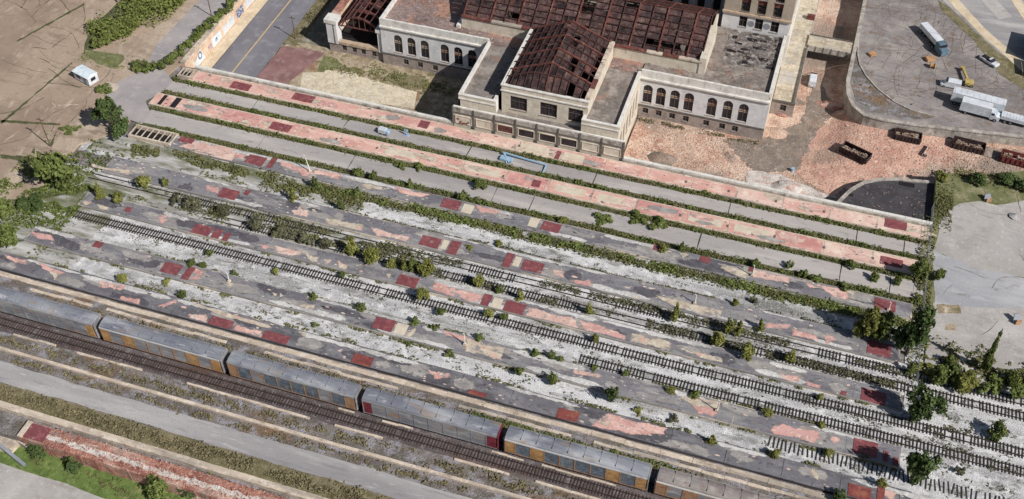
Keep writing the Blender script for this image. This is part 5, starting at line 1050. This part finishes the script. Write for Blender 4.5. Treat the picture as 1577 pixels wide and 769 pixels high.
# blue lifting gear on the paved lane
t = empty('lifting_gear', G(806, 252, -.3), rad(-4), 'long pale blue lifting arm lying on the paved lane', 'lift')
MB().bar((-5.6, .9, .9), (5.6, 1.0, .5), .3, .35).build('arm', 'lift_blue', t); MB().bar((-5.4, .9, .8), (-3.2, -1.3, .5), .35, .4).build('arm', 'lift_blue', t)
MB().box(-5.6, -2.6, -1.2, .2, .2, .75).build('carriage', 'lift_blue', t); MB().bar((5.4, 1.0, .5), (5.5, -1.6, .15), .28, .3).build('leg', 'lift_blue', t); MB().bar((-4, -1.0, .6), (-3.6, -1.6, 0), .2).build('leg', 'lift_blue', t)
t = empty('generator', G(592, 206, -.3), rad(-5), 'small white generator on the paved lane', 'generator')
MB().box(-1.3, .6, -.7, .7, .35, 1.5).build('body', 'paint_white', t); MB().box(.6, 1.3, -.6, .6, .35, 1.3).build('hood', 'lift_blue', t); wheels(t, (-.6, .5), .65, .3)
t = empty('sign_stand', G(626, 209, -.3), 0, 'light blue stand casting a shadow on the paved lane', 'stand')
MB().box(-.7, .7, -.3, .3, 0, .15).build('foot', 'lift_blue', t); MB().box(-.12, .12, -.1, .1, .15, 1.9).build('post', 'lift_blue', t); MB().box(-.5, .5, -.08, .08, 1.3, 1.9).build('panel', 'lift_blue', t)
# traffic cones / orange markers on the right yard
def marker(px, py, h, label):
    t = empty('tilted_slab', G(px, py, -.28), rad(20), label, 'slab'); mb = MB(); mb.box(-.9, .9, -.12, .12, 0, h*.5, 0, lambda x, y, z: (x*(1-z*.25), y+z*.8, z)); mb.build('slab', 'grey_metal', t)
    MB().box(-.5, .5, -.45, -.2, 0, h*.4).build('orange_face', 'orange_box', t)
marker(1521, 310, 2.6, 'grey slab with an orange face in the weeds'); marker(1566, 498, 3.2, 'grey slab with an orange face on the pale yard')
t = empty('rubble_heap', G(1562, 334, -.28), 0, 'small dark grey heap on the pale yard', 'heap'); mb = MB(); mb.cyl((0, 0, 0), (.2, .1, .8), 1.3, .15, 9); mb.cyl((.7, -.3, 0), (.8, -.3, .4), .7, .1, 7); mb.build('heap', 'service_grey', t)
# utility poles on the lots
def upole(px, py, h, label, z=-.1):
    t = empty('utility_pole', G(px, py, z), 0, label, 'pole'); MB().cyl((0, 0, 0), (0, 0, h), .16, .1, 8).build('shaft', 'wood_pole', t); MB().box(-.9, .9, -.08, .08, h-.8, h-.6).build('crossarm', 'wood_pole', t)
upole(78, 226, 9.0, 'thin wooden pole beside the weedy joint on the concrete lot'); 
upole(455, 60, 7.5, 'wooden pole on the verge between road and burnt pavilion', LOW)
upole(326, 25, 6.5, 'wooden pole in the hedge above the graffiti wall')
# fence along the right end of the platforms
t = empty('chain_fence', (35.0, 170, -.3), 0, 'thin grey wire fence across the ends of the platforms', 'fence')
for i in range(17): MB().cyl((R.uniform(-.1, .1), -29+i*3.6, 0), (R.uniform(-.1, .1), -29+i*3.6, 2.1), .06, k=6).build('post', 'grey_metal', t)
for z in (.15, .8, 1.45, 2.05): MB().bar((0, -29, z), (0, 28.6, z), .035).build('wire', 'grey_metal', t)
# ------------------------------------------------------------------ plants
def leafcloud(mb, c, rx, ry, rz, n, size, rg, clumps=9):
    cs = []
    for i in range(clumps):
        v = Vector((rg.gauss(0, 1), rg.gauss(0, 1), rg.gauss(0, 1))).normalized()*rg.uniform(.35, .82); cs.append((v, rg.uniform(.26, .5)))
    for i in range(n):
        v, r_ = rg.choice(cs)
        d = Vector((rg.gauss(0, 1), rg.gauss(0, 1), rg.gauss(0, 1))).normalized()*r_*rg.random()**.45
        p = v+d
        if p.z < -.95: continue
        P = Vector((c[0]+p.x*rx, c[1]+p.y*ry, c[2]+p.z*rz))
        nrm = (p.normalized()*.8+Vector((rg.gauss(0, .6), rg.gauss(0, .6), rg.gauss(.3, .6)))).normalized()
        a = nrm.cross(Vector((rg.gauss(0, 1), rg.gauss(0, 1), rg.gauss(0, 1)))).normalized(); b_ = nrm.cross(a); s = size*rg.uniform(.6, 1.3)
        mb.face([P-a*s, P+b_*s*.55, P+a*s, P-b_*s*.55])
def plant_proto(kind, rg):
    """unit plant: height 1, radius .5"""
    tr = MB(); cr = MB()
    if kind == 'round':
        tr.cyl((0, 0, -.05), (.02, 0, .45), .04, .02, 6)
        for i in range(4): a = rg.uniform(0, 6.3); tr.cyl((0, 0, .2), (.25*math.cos(a), .25*math.sin(a), .6), .02, .008, 5)
        leafcloud(cr, (0, 0, .5), .52, .52, .52, 1100, .075, rg, 13)
    elif kind == 'cone':
        tr.cyl((0, 0, -.03), (0, 0, .8), .035, .01, 6)
        for i in range(5): a = rg.uniform(0, 6.3); z = .2+i*.12; tr.cyl((0, 0, z), (.25*math.cos(a), .25*math.sin(a), z+.1), .015, .006, 5)
        for k in range(5): f = k/4; leafcloud(cr, (rg.uniform(-.04, .04), rg.uniform(-.04, .04), .2+f*.62), .5*(1-f*.72), .5*(1-f*.72), .2, 300-36*k, .07, rg, 7)
    elif kind == 'tree':
        tr.cyl((0, 0, -.03), (.02, .01, .4), .05, .035, 7); tr.cyl((.02, .01, .4), (0, .03, .8), .035, .012, 6)
        for i in range(6): a = rg.uniform(0, 6.3); z = .3+i*.07; tr.cyl((.01, 0, z), (.34*math.cos(a), .34*math.sin(a), z+.22), .022, .007, 5)
        for k in range(7):
            a = k*.9; rr = .24 if k < 5 else .07; leafcloud(cr, (rr*math.cos(a), rr*math.sin(a), .22+.1*k), .31, .31, .24, 380, .055, rg, 8)
    elif kind == 'flat':
        tr.cyl((0, 0, -.05), (0, 0, .3), .03, .015, 5)
        for k in range(4): leafcloud(cr, (rg.uniform(-.3, .3), rg.uniform(-.3, .3), .35), .28, .28, .5, 210, .085, rg, 6)
    return tr, cr
PROTO = {}
for kd in ('round', 'cone', 'tree', 'flat'):
    for v in range(3):
        tr, cr = plant_proto(kd, random.Random(v*17+len(kd)))
        for lm in ('leaf_olive', 'leaf_green', 'leaf_dark', 'leaf_dull'): PROTO[kd, v, lm] = (tr.mesh('trunk', 'bark'), cr.mesh('crown', lm))
def place_of(x, y):
    for a, b_, s in ((187.6, 193.5, 'on the pink platform by the station'), (181, 187.6, 'beside the upper paved lane'), (176.4, 181, 'on the pink platform between the lanes'), (168, 176.4, 'beside the lower paved lane'),
                    (163.4, 168, 'on the patchy weed-edged platform'), (156.8, 163.4, 'in the weedy gravel bed'), (151, 156.8, 'on the middle grey platform'), (144.3, 151, 'along the half buried tracks'),
                    (139.6, 144.3, 'on the long pink-patched platform'), (131.4, 139.6, 'beside the clean sleepered track'), (126.4, 131.4, 'on the platform bordering gravel'), (122, 126.4, 'in the narrow gravel strip'), (110, 122, 'on the dark train-side platform')):
        if a <= y < b_: return s
    return 'near the station'
CNT = {}
def plant(px, py, hpx, wpx, kind='round', lm='leaf_olive', label=None, z=-.4, name=None):
    b_ = G(px, py, z); s = scale_at(b_); w = wpx/s*(1.25 if kind in ('tree', 'cone') else 1.12); h = max(.7, (hpx-.2*wpx)/(s*.68))
    if b_[0] > 34 and not label: pl = 'on the gravelled yard end'
    else: pl = place_of(b_[0], b_[1]-.2)
    adj = {'round': 'rounded bush', 'cone': 'pointed young tree', 'tree': 'leafy tree', 'flat': 'low spreading bush'}[kind]
    sz = 'tiny ' if h < 1.2 else ('small ' if h < 2.2 else ('' if h < 4 else 'tall '))
    cl = {'leaf_olive': 'yellow green', 'leaf_green': 'mid green', 'leaf_dark': 'dark green', 'leaf_dull': 'dull green'}[lm]
    lv = next((n for lim, n in ((-106, 'opposite the road'), (-76, 'opposite the left wing'), (-37, 'opposite the concourse'), (-5, 'opposite the right wing'), (13, 'opposite the rubble'), (34, 'opposite the tar roof'), (999, 'beyond the wire fence')) if b_[0] < lim))
    lab = label or f'{sz}{cl} {adj} {pl}, {lv}'
    t = empty(name or ('tree' if kind in ('tree', 'cone') else 'bush'), b_, R.uniform(0, 6.28), lab, 'tree' if kind in ('tree', 'cone') else 'bush')
    if not label: t['group'] = f'{adj} {pl}'
    tm, cm = PROTO[kind, R.randrange(3), lm]
    for nm, me in (('trunk', tm), ('crown', cm)):
        o = link(nm, me, t); o.scale = (w*R.uniform(.95, 1.1), w*R.uniform(.95, 1.1), h)
O_, Gn, Dk, Dl = 'leaf_olive', 'leaf_green', 'leaf_dark', 'leaf_dull'
PL = [ # px, py, height, width
 (225, 290, 24, 21, 'round', O_), (256, 287, 14, 11, 'round', O_), (156, 306, 26, 15, 'cone', O_), (184, 313, 18, 17, 'round', O_),
 (553, 272, 14, 14, 'round', Gn), (575, 277, 15, 11, 'round', Gn), (632, 289, 15, 10, 'cone', Gn), (712, 309, 17, 13, 'round', Gn), (453, 311, 24, 13, 'cone', O_), (525, 323, 20, 13, 'cone', Gn), (486, 290, 20, 14, 'cone', Gn), (552, 302, 16, 13, 'cone', Gn),
 (617, 259, 11, 15, 'flat', Gn), (644, 260, 11, 16, 'flat', Gn), (741, 290, 16, 18, 'round', Gn), (544, 391, 30, 21, 'cone', O_), (572, 406, 28, 23, 'round', O_), (603, 413, 19, 14, 'round', O_), (626, 417, 18, 16, 'round', O_), (638, 418, 22, 17, 'round', Gn), (656, 426, 30, 24, 'round', O_),
 (737, 442, 22, 15, 'round', O_), (652, 461, 22, 19, 'round', O_), (769, 451, 13, 13, 'round', Gn), (680, 485, 13, 14, 'round', Gn), (777, 492, 11, 13, 'round', Gn), (754, 487, 13, 15, 'round', O_), (426, 420, 9, 11, 'flat', O_), (528, 428, 11, 9, 'round', Gn), (557, 479, 14, 15, 'round', Gn), (483, 461, 11, 13, 'round', Gn),
 (639, 500, 13, 14, 'round', Gn), (669, 506, 11, 15, 'flat', Gn), (738, 524, 11, 12, 'round', Gn), (692, 546, 9, 14, 'flat', Gn), (630, 530, 7, 12, 'flat', Gn), (486, 501, 7, 11, 'flat', Gn), (189, 433, 12, 16, 'round', O_), (282, 458, 12, 13, 'round', Gn), (296, 410, 12, 13, 'round', Gn), (313, 412, 9, 11, 'round', Gn), (324, 392, 10, 11, 'round', Gn), (258, 436, 8, 12, 'flat', O_), (362, 422, 8, 11, 'flat', Gn),
 (802, 462, 19, 13, 'cone', O_), (907, 484, 21, 14, 'cone', O_), (1039, 494, 32, 16, 'cone', O_), (1121, 514, 28, 17, 'round', O_), (1136, 516, 26, 15, 'cone', O_), (1102, 531, 24, 19, 'round', O_), (1149, 553, 29, 19, 'round', O_), (1170, 509, 21, 14, 'cone', O_), (917, 527, 15, 10, 'round', O_), (823, 548, 13, 13, 'round', Gn), (849, 552, 13, 13, 'round', Gn), (863, 557, 11, 11, 'round', Gn),
 (800, 578, 17, 14, 'round', Gn), (1131, 471, 13, 11, 'round', O_), (1049, 388, 18, 11, 'cone', Gn), (1163, 411, 13, 13, 'round', Gn), (1020, 388, 12, 12, 'round', O_), (850, 591, 19, 15, 'round', Gn), (941, 619, 32, 19, 'round', Dk), (963, 579, 11, 10, 'round', Gn), (1032, 605, 11, 14, 'round', O_), (1070, 611, 12, 15, 'round', Gn), (1096, 684, 19, 15, 'cone', O_), (983, 633, 8, 13, 'flat', O_), (1037, 647, 9, 16, 'flat', Dl), (916, 570, 10, 12, 'flat', Gn),
 (1310, 412, 13, 15, 'round', Gn), (1215, 556, 22, 16, 'round', O_), (1401, 574, 20, 15, 'cone', Gn), (1445, 634, 26, 22, 'round', Dk), (1531, 672, 27, 25, 'round', Gn), (1192, 704, 17, 15, 'round', O_), (1275, 701, 14, 15, 'round', O_), (1356, 751, 19, 15, 'round', O_), (1181, 641, 15, 15, 'round', O_), (1262, 614, 10, 10, 'round', O_), (1265, 658, 10, 12, 'round', O_), (1235, 425, 14, 14, 'flat', Gn), (1255, 432, 13, 16, 'flat', Gn), (1300, 445, 14, 18, 'flat', Gn), (1215, 412, 12, 12, 'flat', Gn),
 (929, 340, 13, 26, 'flat', Gn), (1012, 348, 14, 26, 'flat', Gn), (984, 339, 14, 28, 'flat', Gn), (868, 342, 11, 16, 'round', O_), (1290, 770, 20, 20, 'round', Dk), (1345, 432, 14, 14, 'round', Gn), (1380, 438, 14, 12, 'round', Gn), (1160, 465, 10, 12, 'flat', Dl), (722, 385, 9, 12, 'flat', O_), (767, 378, 9, 13, 'flat', O_), (345, 330, 16, 20, 'round', Dl), (300, 318, 18, 24, 'round', Dl), (270, 312, 14, 18, 'flat', Dl), (395, 352, 18, 22, 'round', Dl), (430, 362, 16, 20, 'round', Dl), (470, 372, 14, 20, 'flat', Dl), (505, 380, 16, 18, 'round', Dl),
 (1478, 727, 10, 14, 'flat', Dl), (1330, 705, 10, 12, 'flat', Dl)]
for q in PL: plant(*q)
for q, lb in (((97, 292, 68, 54, 'round', Gn), 'large bushy green shrub mass at the left end of the tracks'), ((178, 206, 58, 37, 'tree', Dk), 'dense dark green tree between the concrete lot and the skylight frame'), ((1328, 522, 56, 30, 'tree', O_), 'yellow green tree leaning over the gravel at the weedy platform end'), ((1352, 524, 48, 32, 'tree', Gn), 'mid green tree in the clump at the platform ends'),
               ((1396, 545, 84, 42, 'tree', Dk), 'tall dark tree closing the clump by the wire fence'), ((1411, 432, 38, 28, 'tree', Gn), 'green tree at the end of the paved lane by the fence'), ((1443, 432, 22, 15, 'round', Gn), 'round bush outside the wire fence'), ((1408, 645, 58, 40, 'round', Dk), 'dark green tree shading a red plate beside the clean track'),
               ((1406, 745, 74, 42, 'round', Dk), 'big dark tree at the end of the platform bordering white gravel'), ((1512, 572, 70, 15, 'cone', Gn), 'slender pointed tree rising above the scrub on the pale yard'), ((330, 745, 26, 40, 'round', Gn), 'green bush below the middle of the brick ruin'), ((245, 762, 34, 36, 'round', Gn), 'large green bush below the brick wall stub'), ((60, 700, 20, 26, 'round', Dk), 'dark bush against the end of the brick ruin'),
               ((120, 716, 24, 36, 'flat', Dk), 'spreading dark bush under the brick ruin'), ((14, 375, 34, 34, 'round', Gn), 'wide green thicket at the edge of the concrete lot'), ((8, 330, 28, 34, 'round', Gn), 'green thicket beside the curved end of the track'), ((50, 320, 22, 34, 'flat', Dk), 'low dark thicket next to the clean track'), ((300, 760, 24, 34, 'round', Dk), 'dark bush at the foot of the brick ruin'),
               ((1505, 283, 18, 22, 'round', Dk), 'dark round shrub on the raised green bank'), ((1552, 282, 16, 26, 'round', Dk), 'dark shrub on the bank above the gravel track'), ((1575, 292, 16, 22, 'round', Dk), 'dark shrub at the far end of the green bank'), ((1450, 275, 12, 20, 'flat', O_), 'olive tuft at the corner of the green bank'), ((162, 142, 14, 22, 'flat', Gn), 'low weeds beside the concrete pad'), ((108, 200, 10, 26, 'flat', Gn), 'low green tuft beside the pale beam'),
               ((1178, 128, 14, 16, 'flat', Gn), None)):
    if lb is None: continue
    plant(*q, label=lb, z=-3.4 if q[1] > 690 and q[0] < 400 else -.35)
for i, (x, y) in enumerate(((1425, 575), (1450, 580), (1470, 588), (1490, 590), (1535, 590), (1555, 592), (1575, 600), (1440, 590), (1462, 570), (1480, 600), (1520, 600), (1560, 612))):
    plant(x, y, R.uniform(16, 28), R.uniform(20, 30), 'round' if i % 2 else 'flat', Gn if i % 3 else O_, label=None)
# hedges on the left lot
def hedge(pts, z, name, label, w, h, lm, cat='hedge', z0=-.1, zlow=None):
    P_ = [Vector(G(a, b_, z)) for a, b_ in pts]; t = empty(name, P_[0], 0, label, cat); k = 0; rg = random.Random(len(label))
    for a, b_ in zip(P_, P_[1:]):
        n_ = max(1, int((b_-a).length/(w*.55)))
        for i in range(n_):
            c = a+(b_-a)*i/n_-P_[0]+Vector((rg.uniform(-.3, .3), rg.uniform(-.3, .3), 0)); hh = h*rg.uniform(.75, 1.25); ww = w*rg.uniform(.8, 1.2)
            cr = MB(); leafcloud(cr, (c.x, c.y, hh*.5), ww*.55, ww*.55, hh*.52, 420, .3, rg, 9); cr.build('foliage', lm, t)
            MB().cyl((c.x, c.y, 0), (c.x, c.y, hh*.6), .08, .03, 5).build('stem', 'bark', t)
hedge([(212, 106), (228, 110), (250, 106), (272, 92), (292, 72), (310, 55), (330, 38), (350, 18), (368, -10)], -.1, 'hedge', 'dark green hedge along the top of the graffiti wall', 3.0, 2.4, 'leaf_green')
hedge([(148, 72), (160, 72), (172, 64), (190, 54), (208, 44), (225, 30), (240, 18), (256, 4), (272, -10)], -.1, 'hedge', 'thick olive hedge on the planted bed of the concrete lot', 4.2, 3.2, 'leaf_hedge')
hedge([(178, 62), (200, 40), (220, 20), (240, 0)], -.1, 'hedge', 'second row of olive hedge behind the first on the planted bed', 4.2, 2.8, 'leaf_hedge')
hedge([(208, 108), (216, 112), (224, 114)], -.1, 'bush', 'bright green bush where the approach road meets the lane', 2.6, 2.0, 'leaf_hedge', cat='bush')
# ------------------------------------------------------------------ ground cover
def weeds(name, label, regions, lm, size=.3, dens=7, h=.5, thr=-.1, seed=0, z=-.42, fr=.25):
    rg = random.Random(seed+len(label)); mb = MB()
    for x0, x1, y0, y1 in regions:
        n_ = int((x1-x0)*(y1-y0)*dens)
        for i in range(n_):
            x = rg.uniform(x0, x1); wv = min(1, y1-y0)*.45*noise.noise(Vector((x*.09, y0, seed)))+min(1, y1-y0)*.25*noise.noise(Vector((x*.4, y0, seed))); wd = .36+.22*noise.noise(Vector((x*.15, y0+9, seed)))
            y = (y0+y1)/2+wv+(y1-y0)*.5*max(-1, min(1, rg.gauss(0, wd)))
            nv = noise.noise(Vector((x*fr, y*fr*1.6, seed*3.1)))+.5*noise.noise(Vector((x*fr*3, y*fr*3, seed)))
            if nv < thr: continue
            k = min(1, (nv-thr)*1.6+.25); zz = z+rg.random()*h*k
            a = rg.uniform(0, 6.28); tl = rg.uniform(.2, 1.2); s = size*rg.uniform(.5, 1.25)
            u = Vector((math.cos(a), math.sin(a), 0))*s; v = Vector((-math.sin(a)*math.cos(tl), math.cos(a)*math.cos(tl), math.sin(tl)))*s*.6
            c = Vector((x, y, zz)); mb.face([c-u, c-v, c+u, c+v])
    return tag(mb.build(name, lm), label, kind='stuff')
weeds('weed_strip', 'weeds edging the upper paved lane', [(-152, 35, 186.2, 188.3), (-152, 35, 181.0, 183.3)], 'leaf_weed', dens=17, h=.5, thr=-.38, seed=1, size=.26)
weeds('weed_strip', 'weeds edging the lower paved lane', [(-151, 35, 174.6, 176.7), (-151, 35, 167.7, 170.3)], 'leaf_weed', dens=17, h=.5, thr=-.36, seed=2, size=.26)
weeds('weed_clumps', 'taller green clumps in the weeds along both paved lanes', [(-152, 35, 186.3, 188.1), (-152, 35, 181.1, 183), (-151, 35, 174.7, 176.6), (-151, 35, 168, 170.2)], 'leaf_green', dens=14, h=1.1, thr=.1, seed=25, size=.32, fr=.33)
weeds('dry_tufts', 'dry straw coloured tufts among the lane weeds', [(-152, 35, 186.2, 188.2), (-152, 35, 181.0, 183.2), (-151, 35, 174.6, 176.7), (-151, 35, 167.8, 170.3)], 'leaf_dry', dens=9, h=.55, thr=.08, seed=26, size=.26, fr=.3)
weeds('thick_weeds', 'thick green weeds along the patchy platform', [(-100, 33, 160.3, 164)], 'leaf_weed', dens=18, h=.7, thr=-.6, seed=3, size=.3)
weeds('weed_clumps', 'tall green clumps in the thick weeds along the patchy platform', [(-100, 33, 160.3, 164)], 'leaf_green', dens=16, h=1.3, thr=-.02, seed=27, size=.34, fr=.2)
weeds('thick_weeds', 'scattered weeds in the gravel towards the concrete lot', [(-150, -85, 157, 164.3)], 'leaf_weed', dens=12, h=.8, thr=.0, seed=4, size=.32, fr=.2)
weeds('thick_weeds', 'dense dull weeds covering the tracks left of the yard', [(-140, -75, 144.2, 151.6), (-100, -60, 147.8, 151.4)], 'leaf_dull', dens=10, h=.5, thr=.0, seed=5, size=.28, fr=.14)
weeds('weed_clumps', 'olive clumps among the dull weeds covering the tracks', [(-140, -70, 144.4, 151.4)], 'leaf_weed', dens=9, h=1.0, thr=.1, seed=28, size=.32, fr=.2)
weeds('sparse_weeds', 'dull weeds along the half buried tracks', [(-75, 35, 144.2, 147.4), (-60, 40, 148.6, 151.5)], 'leaf_dull', dens=11, h=.5, thr=.04, seed=6, fr=.12)
weeds('sparse_weeds', 'dark weed line below the gravel by the grey platform', [(-95, 34, 156.4, 157.5)], 'leaf_dull', dens=18, h=.5, thr=-.3, seed=7)
weeds('sparse_weeds', 'scattered tufts along white gravel edges', [(-150, 33, 131.2, 132.2), (-155, 33, 125.8, 126.8), (-150, 20, 122, 123.4), (-130, 30, 139, 140)], 'leaf_weed', dens=11, h=.5, thr=.12, seed=8)
weeds('thick_weeds', 'tangled green weeds at the left ends of the tracks', [(-170, -148, 122, 160)], 'leaf_green', dens=9, h=1.0, thr=-.08, seed=9, size=.4, fr=.12)
weeds('scrub', 'dry brown scrub between the front kerbs', [(-160, -20, 99.8, 103.2), (-160, -40, 96.6, 98.9), (-140, 20, 112.2, 114.8)], 'leaf_dry', dens=9, h=.45, thr=-.05, seed=10, z=-.5, size=.28)
weeds('grass_bank_blades', 'tall dry grass on the bank in front of the service road', [(-165, -45, 88.2, 92.4)], 'leaf_dry', dens=18, h=.6, thr=-.25, seed=11, z=-.5, size=.26)
weeds('scrub', 'green grass strip between broken kerb and freight train', [(-45, -5, 112.6, 114.6)], 'leaf_green', dens=18, h=.5, thr=-.3, seed=12, z=-.5)
weeds('lawn_blades', 'lush grass below the brick ruin', [(-122, -60, 78.2, 82)], 'leaf_weed', dens=7, h=.35, thr=.0, seed=13, z=-3.4)
weeds('bank_weeds', 'weeds on the raised green bank', [(35.6, 39.5, 190, 211), (39, 75, 210, 216)], 'leaf_weed', dens=13, h=.5, thr=-.3, seed=14, z=-.3, size=.26)
weeds('bank_weeds', 'scrubby weeds where the pale yard meets the tracks', [(36, 75, 150, 161)], 'leaf_weed', dens=8, h=1.2, thr=-.15, seed=15, z=-.4, size=.4)
weeds('court_weeds', 'patchy weeds in the sunken court', [(-121, -84, 206, 214.8)], 'leaf_weed', dens=7, h=.5, thr=.0, seed=16, z=LOW)
weeds('strip_weeds', 'weeds in the planted strip of the lot', [(12.6, 30, 227.5, 246)], 'leaf_weed', dens=0.1, h=.5, thr=.2, seed=17, z=.2)
weeds('verge_weeds', 'dry weeds along the street verge', [(-135.2, -131.6, 214, 260)], 'leaf_dry', dens=8, h=.4, thr=-.2, seed=18, z=LOW)
weeds('rubble_weeds', 'dry weeds at the foot of the right wing', [(-36, -6, 212.8, 215)], 'leaf_dry', dens=12, h=.7, thr=-.05, seed=19, z=LOW)
weeds('fence_weeds', 'weeds under the wire fence', [(33, 36.5, 145, 195)], 'leaf_weed', dens=14, h=1.0, thr=-.3, seed=20, z=-.4)
weeds('gravel_weeds', 'small dark weeds on the gravel at the yard end', [(34, 70, 122, 150)], 'leaf_dull', dens=5, h=.3, thr=.28, seed=21, z=-.5, fr=.3)
weeds('island_weeds', 'grass on the island bed of the concrete lot', [(-180, -166, 184, 192)], 'leaf_hedge', dens=3, h=.25, thr=.1, seed=22, z=-.1)
weeds('bed_shrubs', 'overgrown shrubs filling the planted bed of the concrete lot', [(-184, -172, 196, 205), (-183, -166, 205, 240)], 'leaf_hedge', dens=22, h=2.6, thr=-.6, seed=23, z=-.1, size=.42)
weeds('gravel_litter', 'dark litter and tiny weeds over the white gravel', [(-150, 35, 131.5, 139.5), (-155, 60, 122, 126.5), (-100, 35, 157, 160.2), (-78, 60, 144.3, 151), (33, 64, 122, 156)], 'leaf_dull', dens=5, h=.12, thr=.3, seed=24, z=-.5, size=.2, fr=.35)
# brick rubble
rg = random.Random(5); mb = MB(); n_ = 0
while n_ < 4200:
    x, y = rg.uniform(-36, 60), rg.uniform(194, 232)
    if (x > 13.5 and y < 211) or (y > 215 and x < 1) or (x > 12 and y > 226) or (-6 < x < 8 and rg.random() < .85): continue
    if noise.noise(Vector((x*.12, y*.12, 2))) < rg.uniform(-.6, .25): continue
    s = rg.uniform(.05, .17)*(2 if rg.random() < .03 else 1); a = rg.uniform(0, 3.14); ca, sa = math.cos(a), math.sin(a)
    zz = rz(x, y); mb.box(-s, s, -s*.5, s*.5, zz-.05, zz+rg.uniform(.04, .2), rg.choice([0, 1, 1, 1, 2]), lambda X, Y, Z: (x+X*ca-Y*sa, y+X*sa+Y*ca, Z)); n_ += 1
tag(mb.build('brick_rubble', ['brick_bits', 'rubble', 'white_mess']), 'broken bricks strewn over the sunken yard', kind='stuff')
def mound(px, py, rx, ry, h, m, label, z=LOW):
    c = GT(px, py); mb = MB(); n = 14; rings = 5; V = []
    for k in range(rings+1):
        f = k/rings
        for i in range(n):
            a = 2*math.pi*i/n; r_ = (1-f)*(1+.25*noise.noise(Vector((math.cos(a)*1.5+px, math.sin(a)*1.5, k*.7)))); V.append((rx*r_*math.cos(a), ry*r_*math.sin(a), h*math.sin(f*math.pi/2)+.12*h*noise.noise(Vector((a*2, k, px)))-.05))
    for k in range(rings):
        for i in range(n): j = (i+1) % n; mb.face([V[k*n+i], V[k*n+j], V[(k+1)*n+j], V[(k+1)*n+i]])
    t = mb.build('rubble_heap', m); t.location = c; tag(t, label, 'heap')
mound(1288, 165, 5.5, 1.8, 1.6, 'brick_mess', 'brown brick heap at the foot of the curved wall')
mound(1205, 175, 2.4, 1.6, 1.0, 'brick_mess', 'pink brick heap below the small terrace window')
mound(1195, 205, 3.2, 2.4, .9, 'rubble', 'pale tan heap in front of the terrace end')
mound(1020, 245, 4, 2.5, 1.3, 'rubble_grey', 'grey rubble heap behind the parapet near the concourse')
mound(1215, 290, 4.2, 2.8, 1.4, 'white_mess', 'whitish rubble heap behind the parapet')
mound(1345, 180, 3.2, 1.0, 1.0, 'cream_stone', 'cream slab heap along the lot wall')
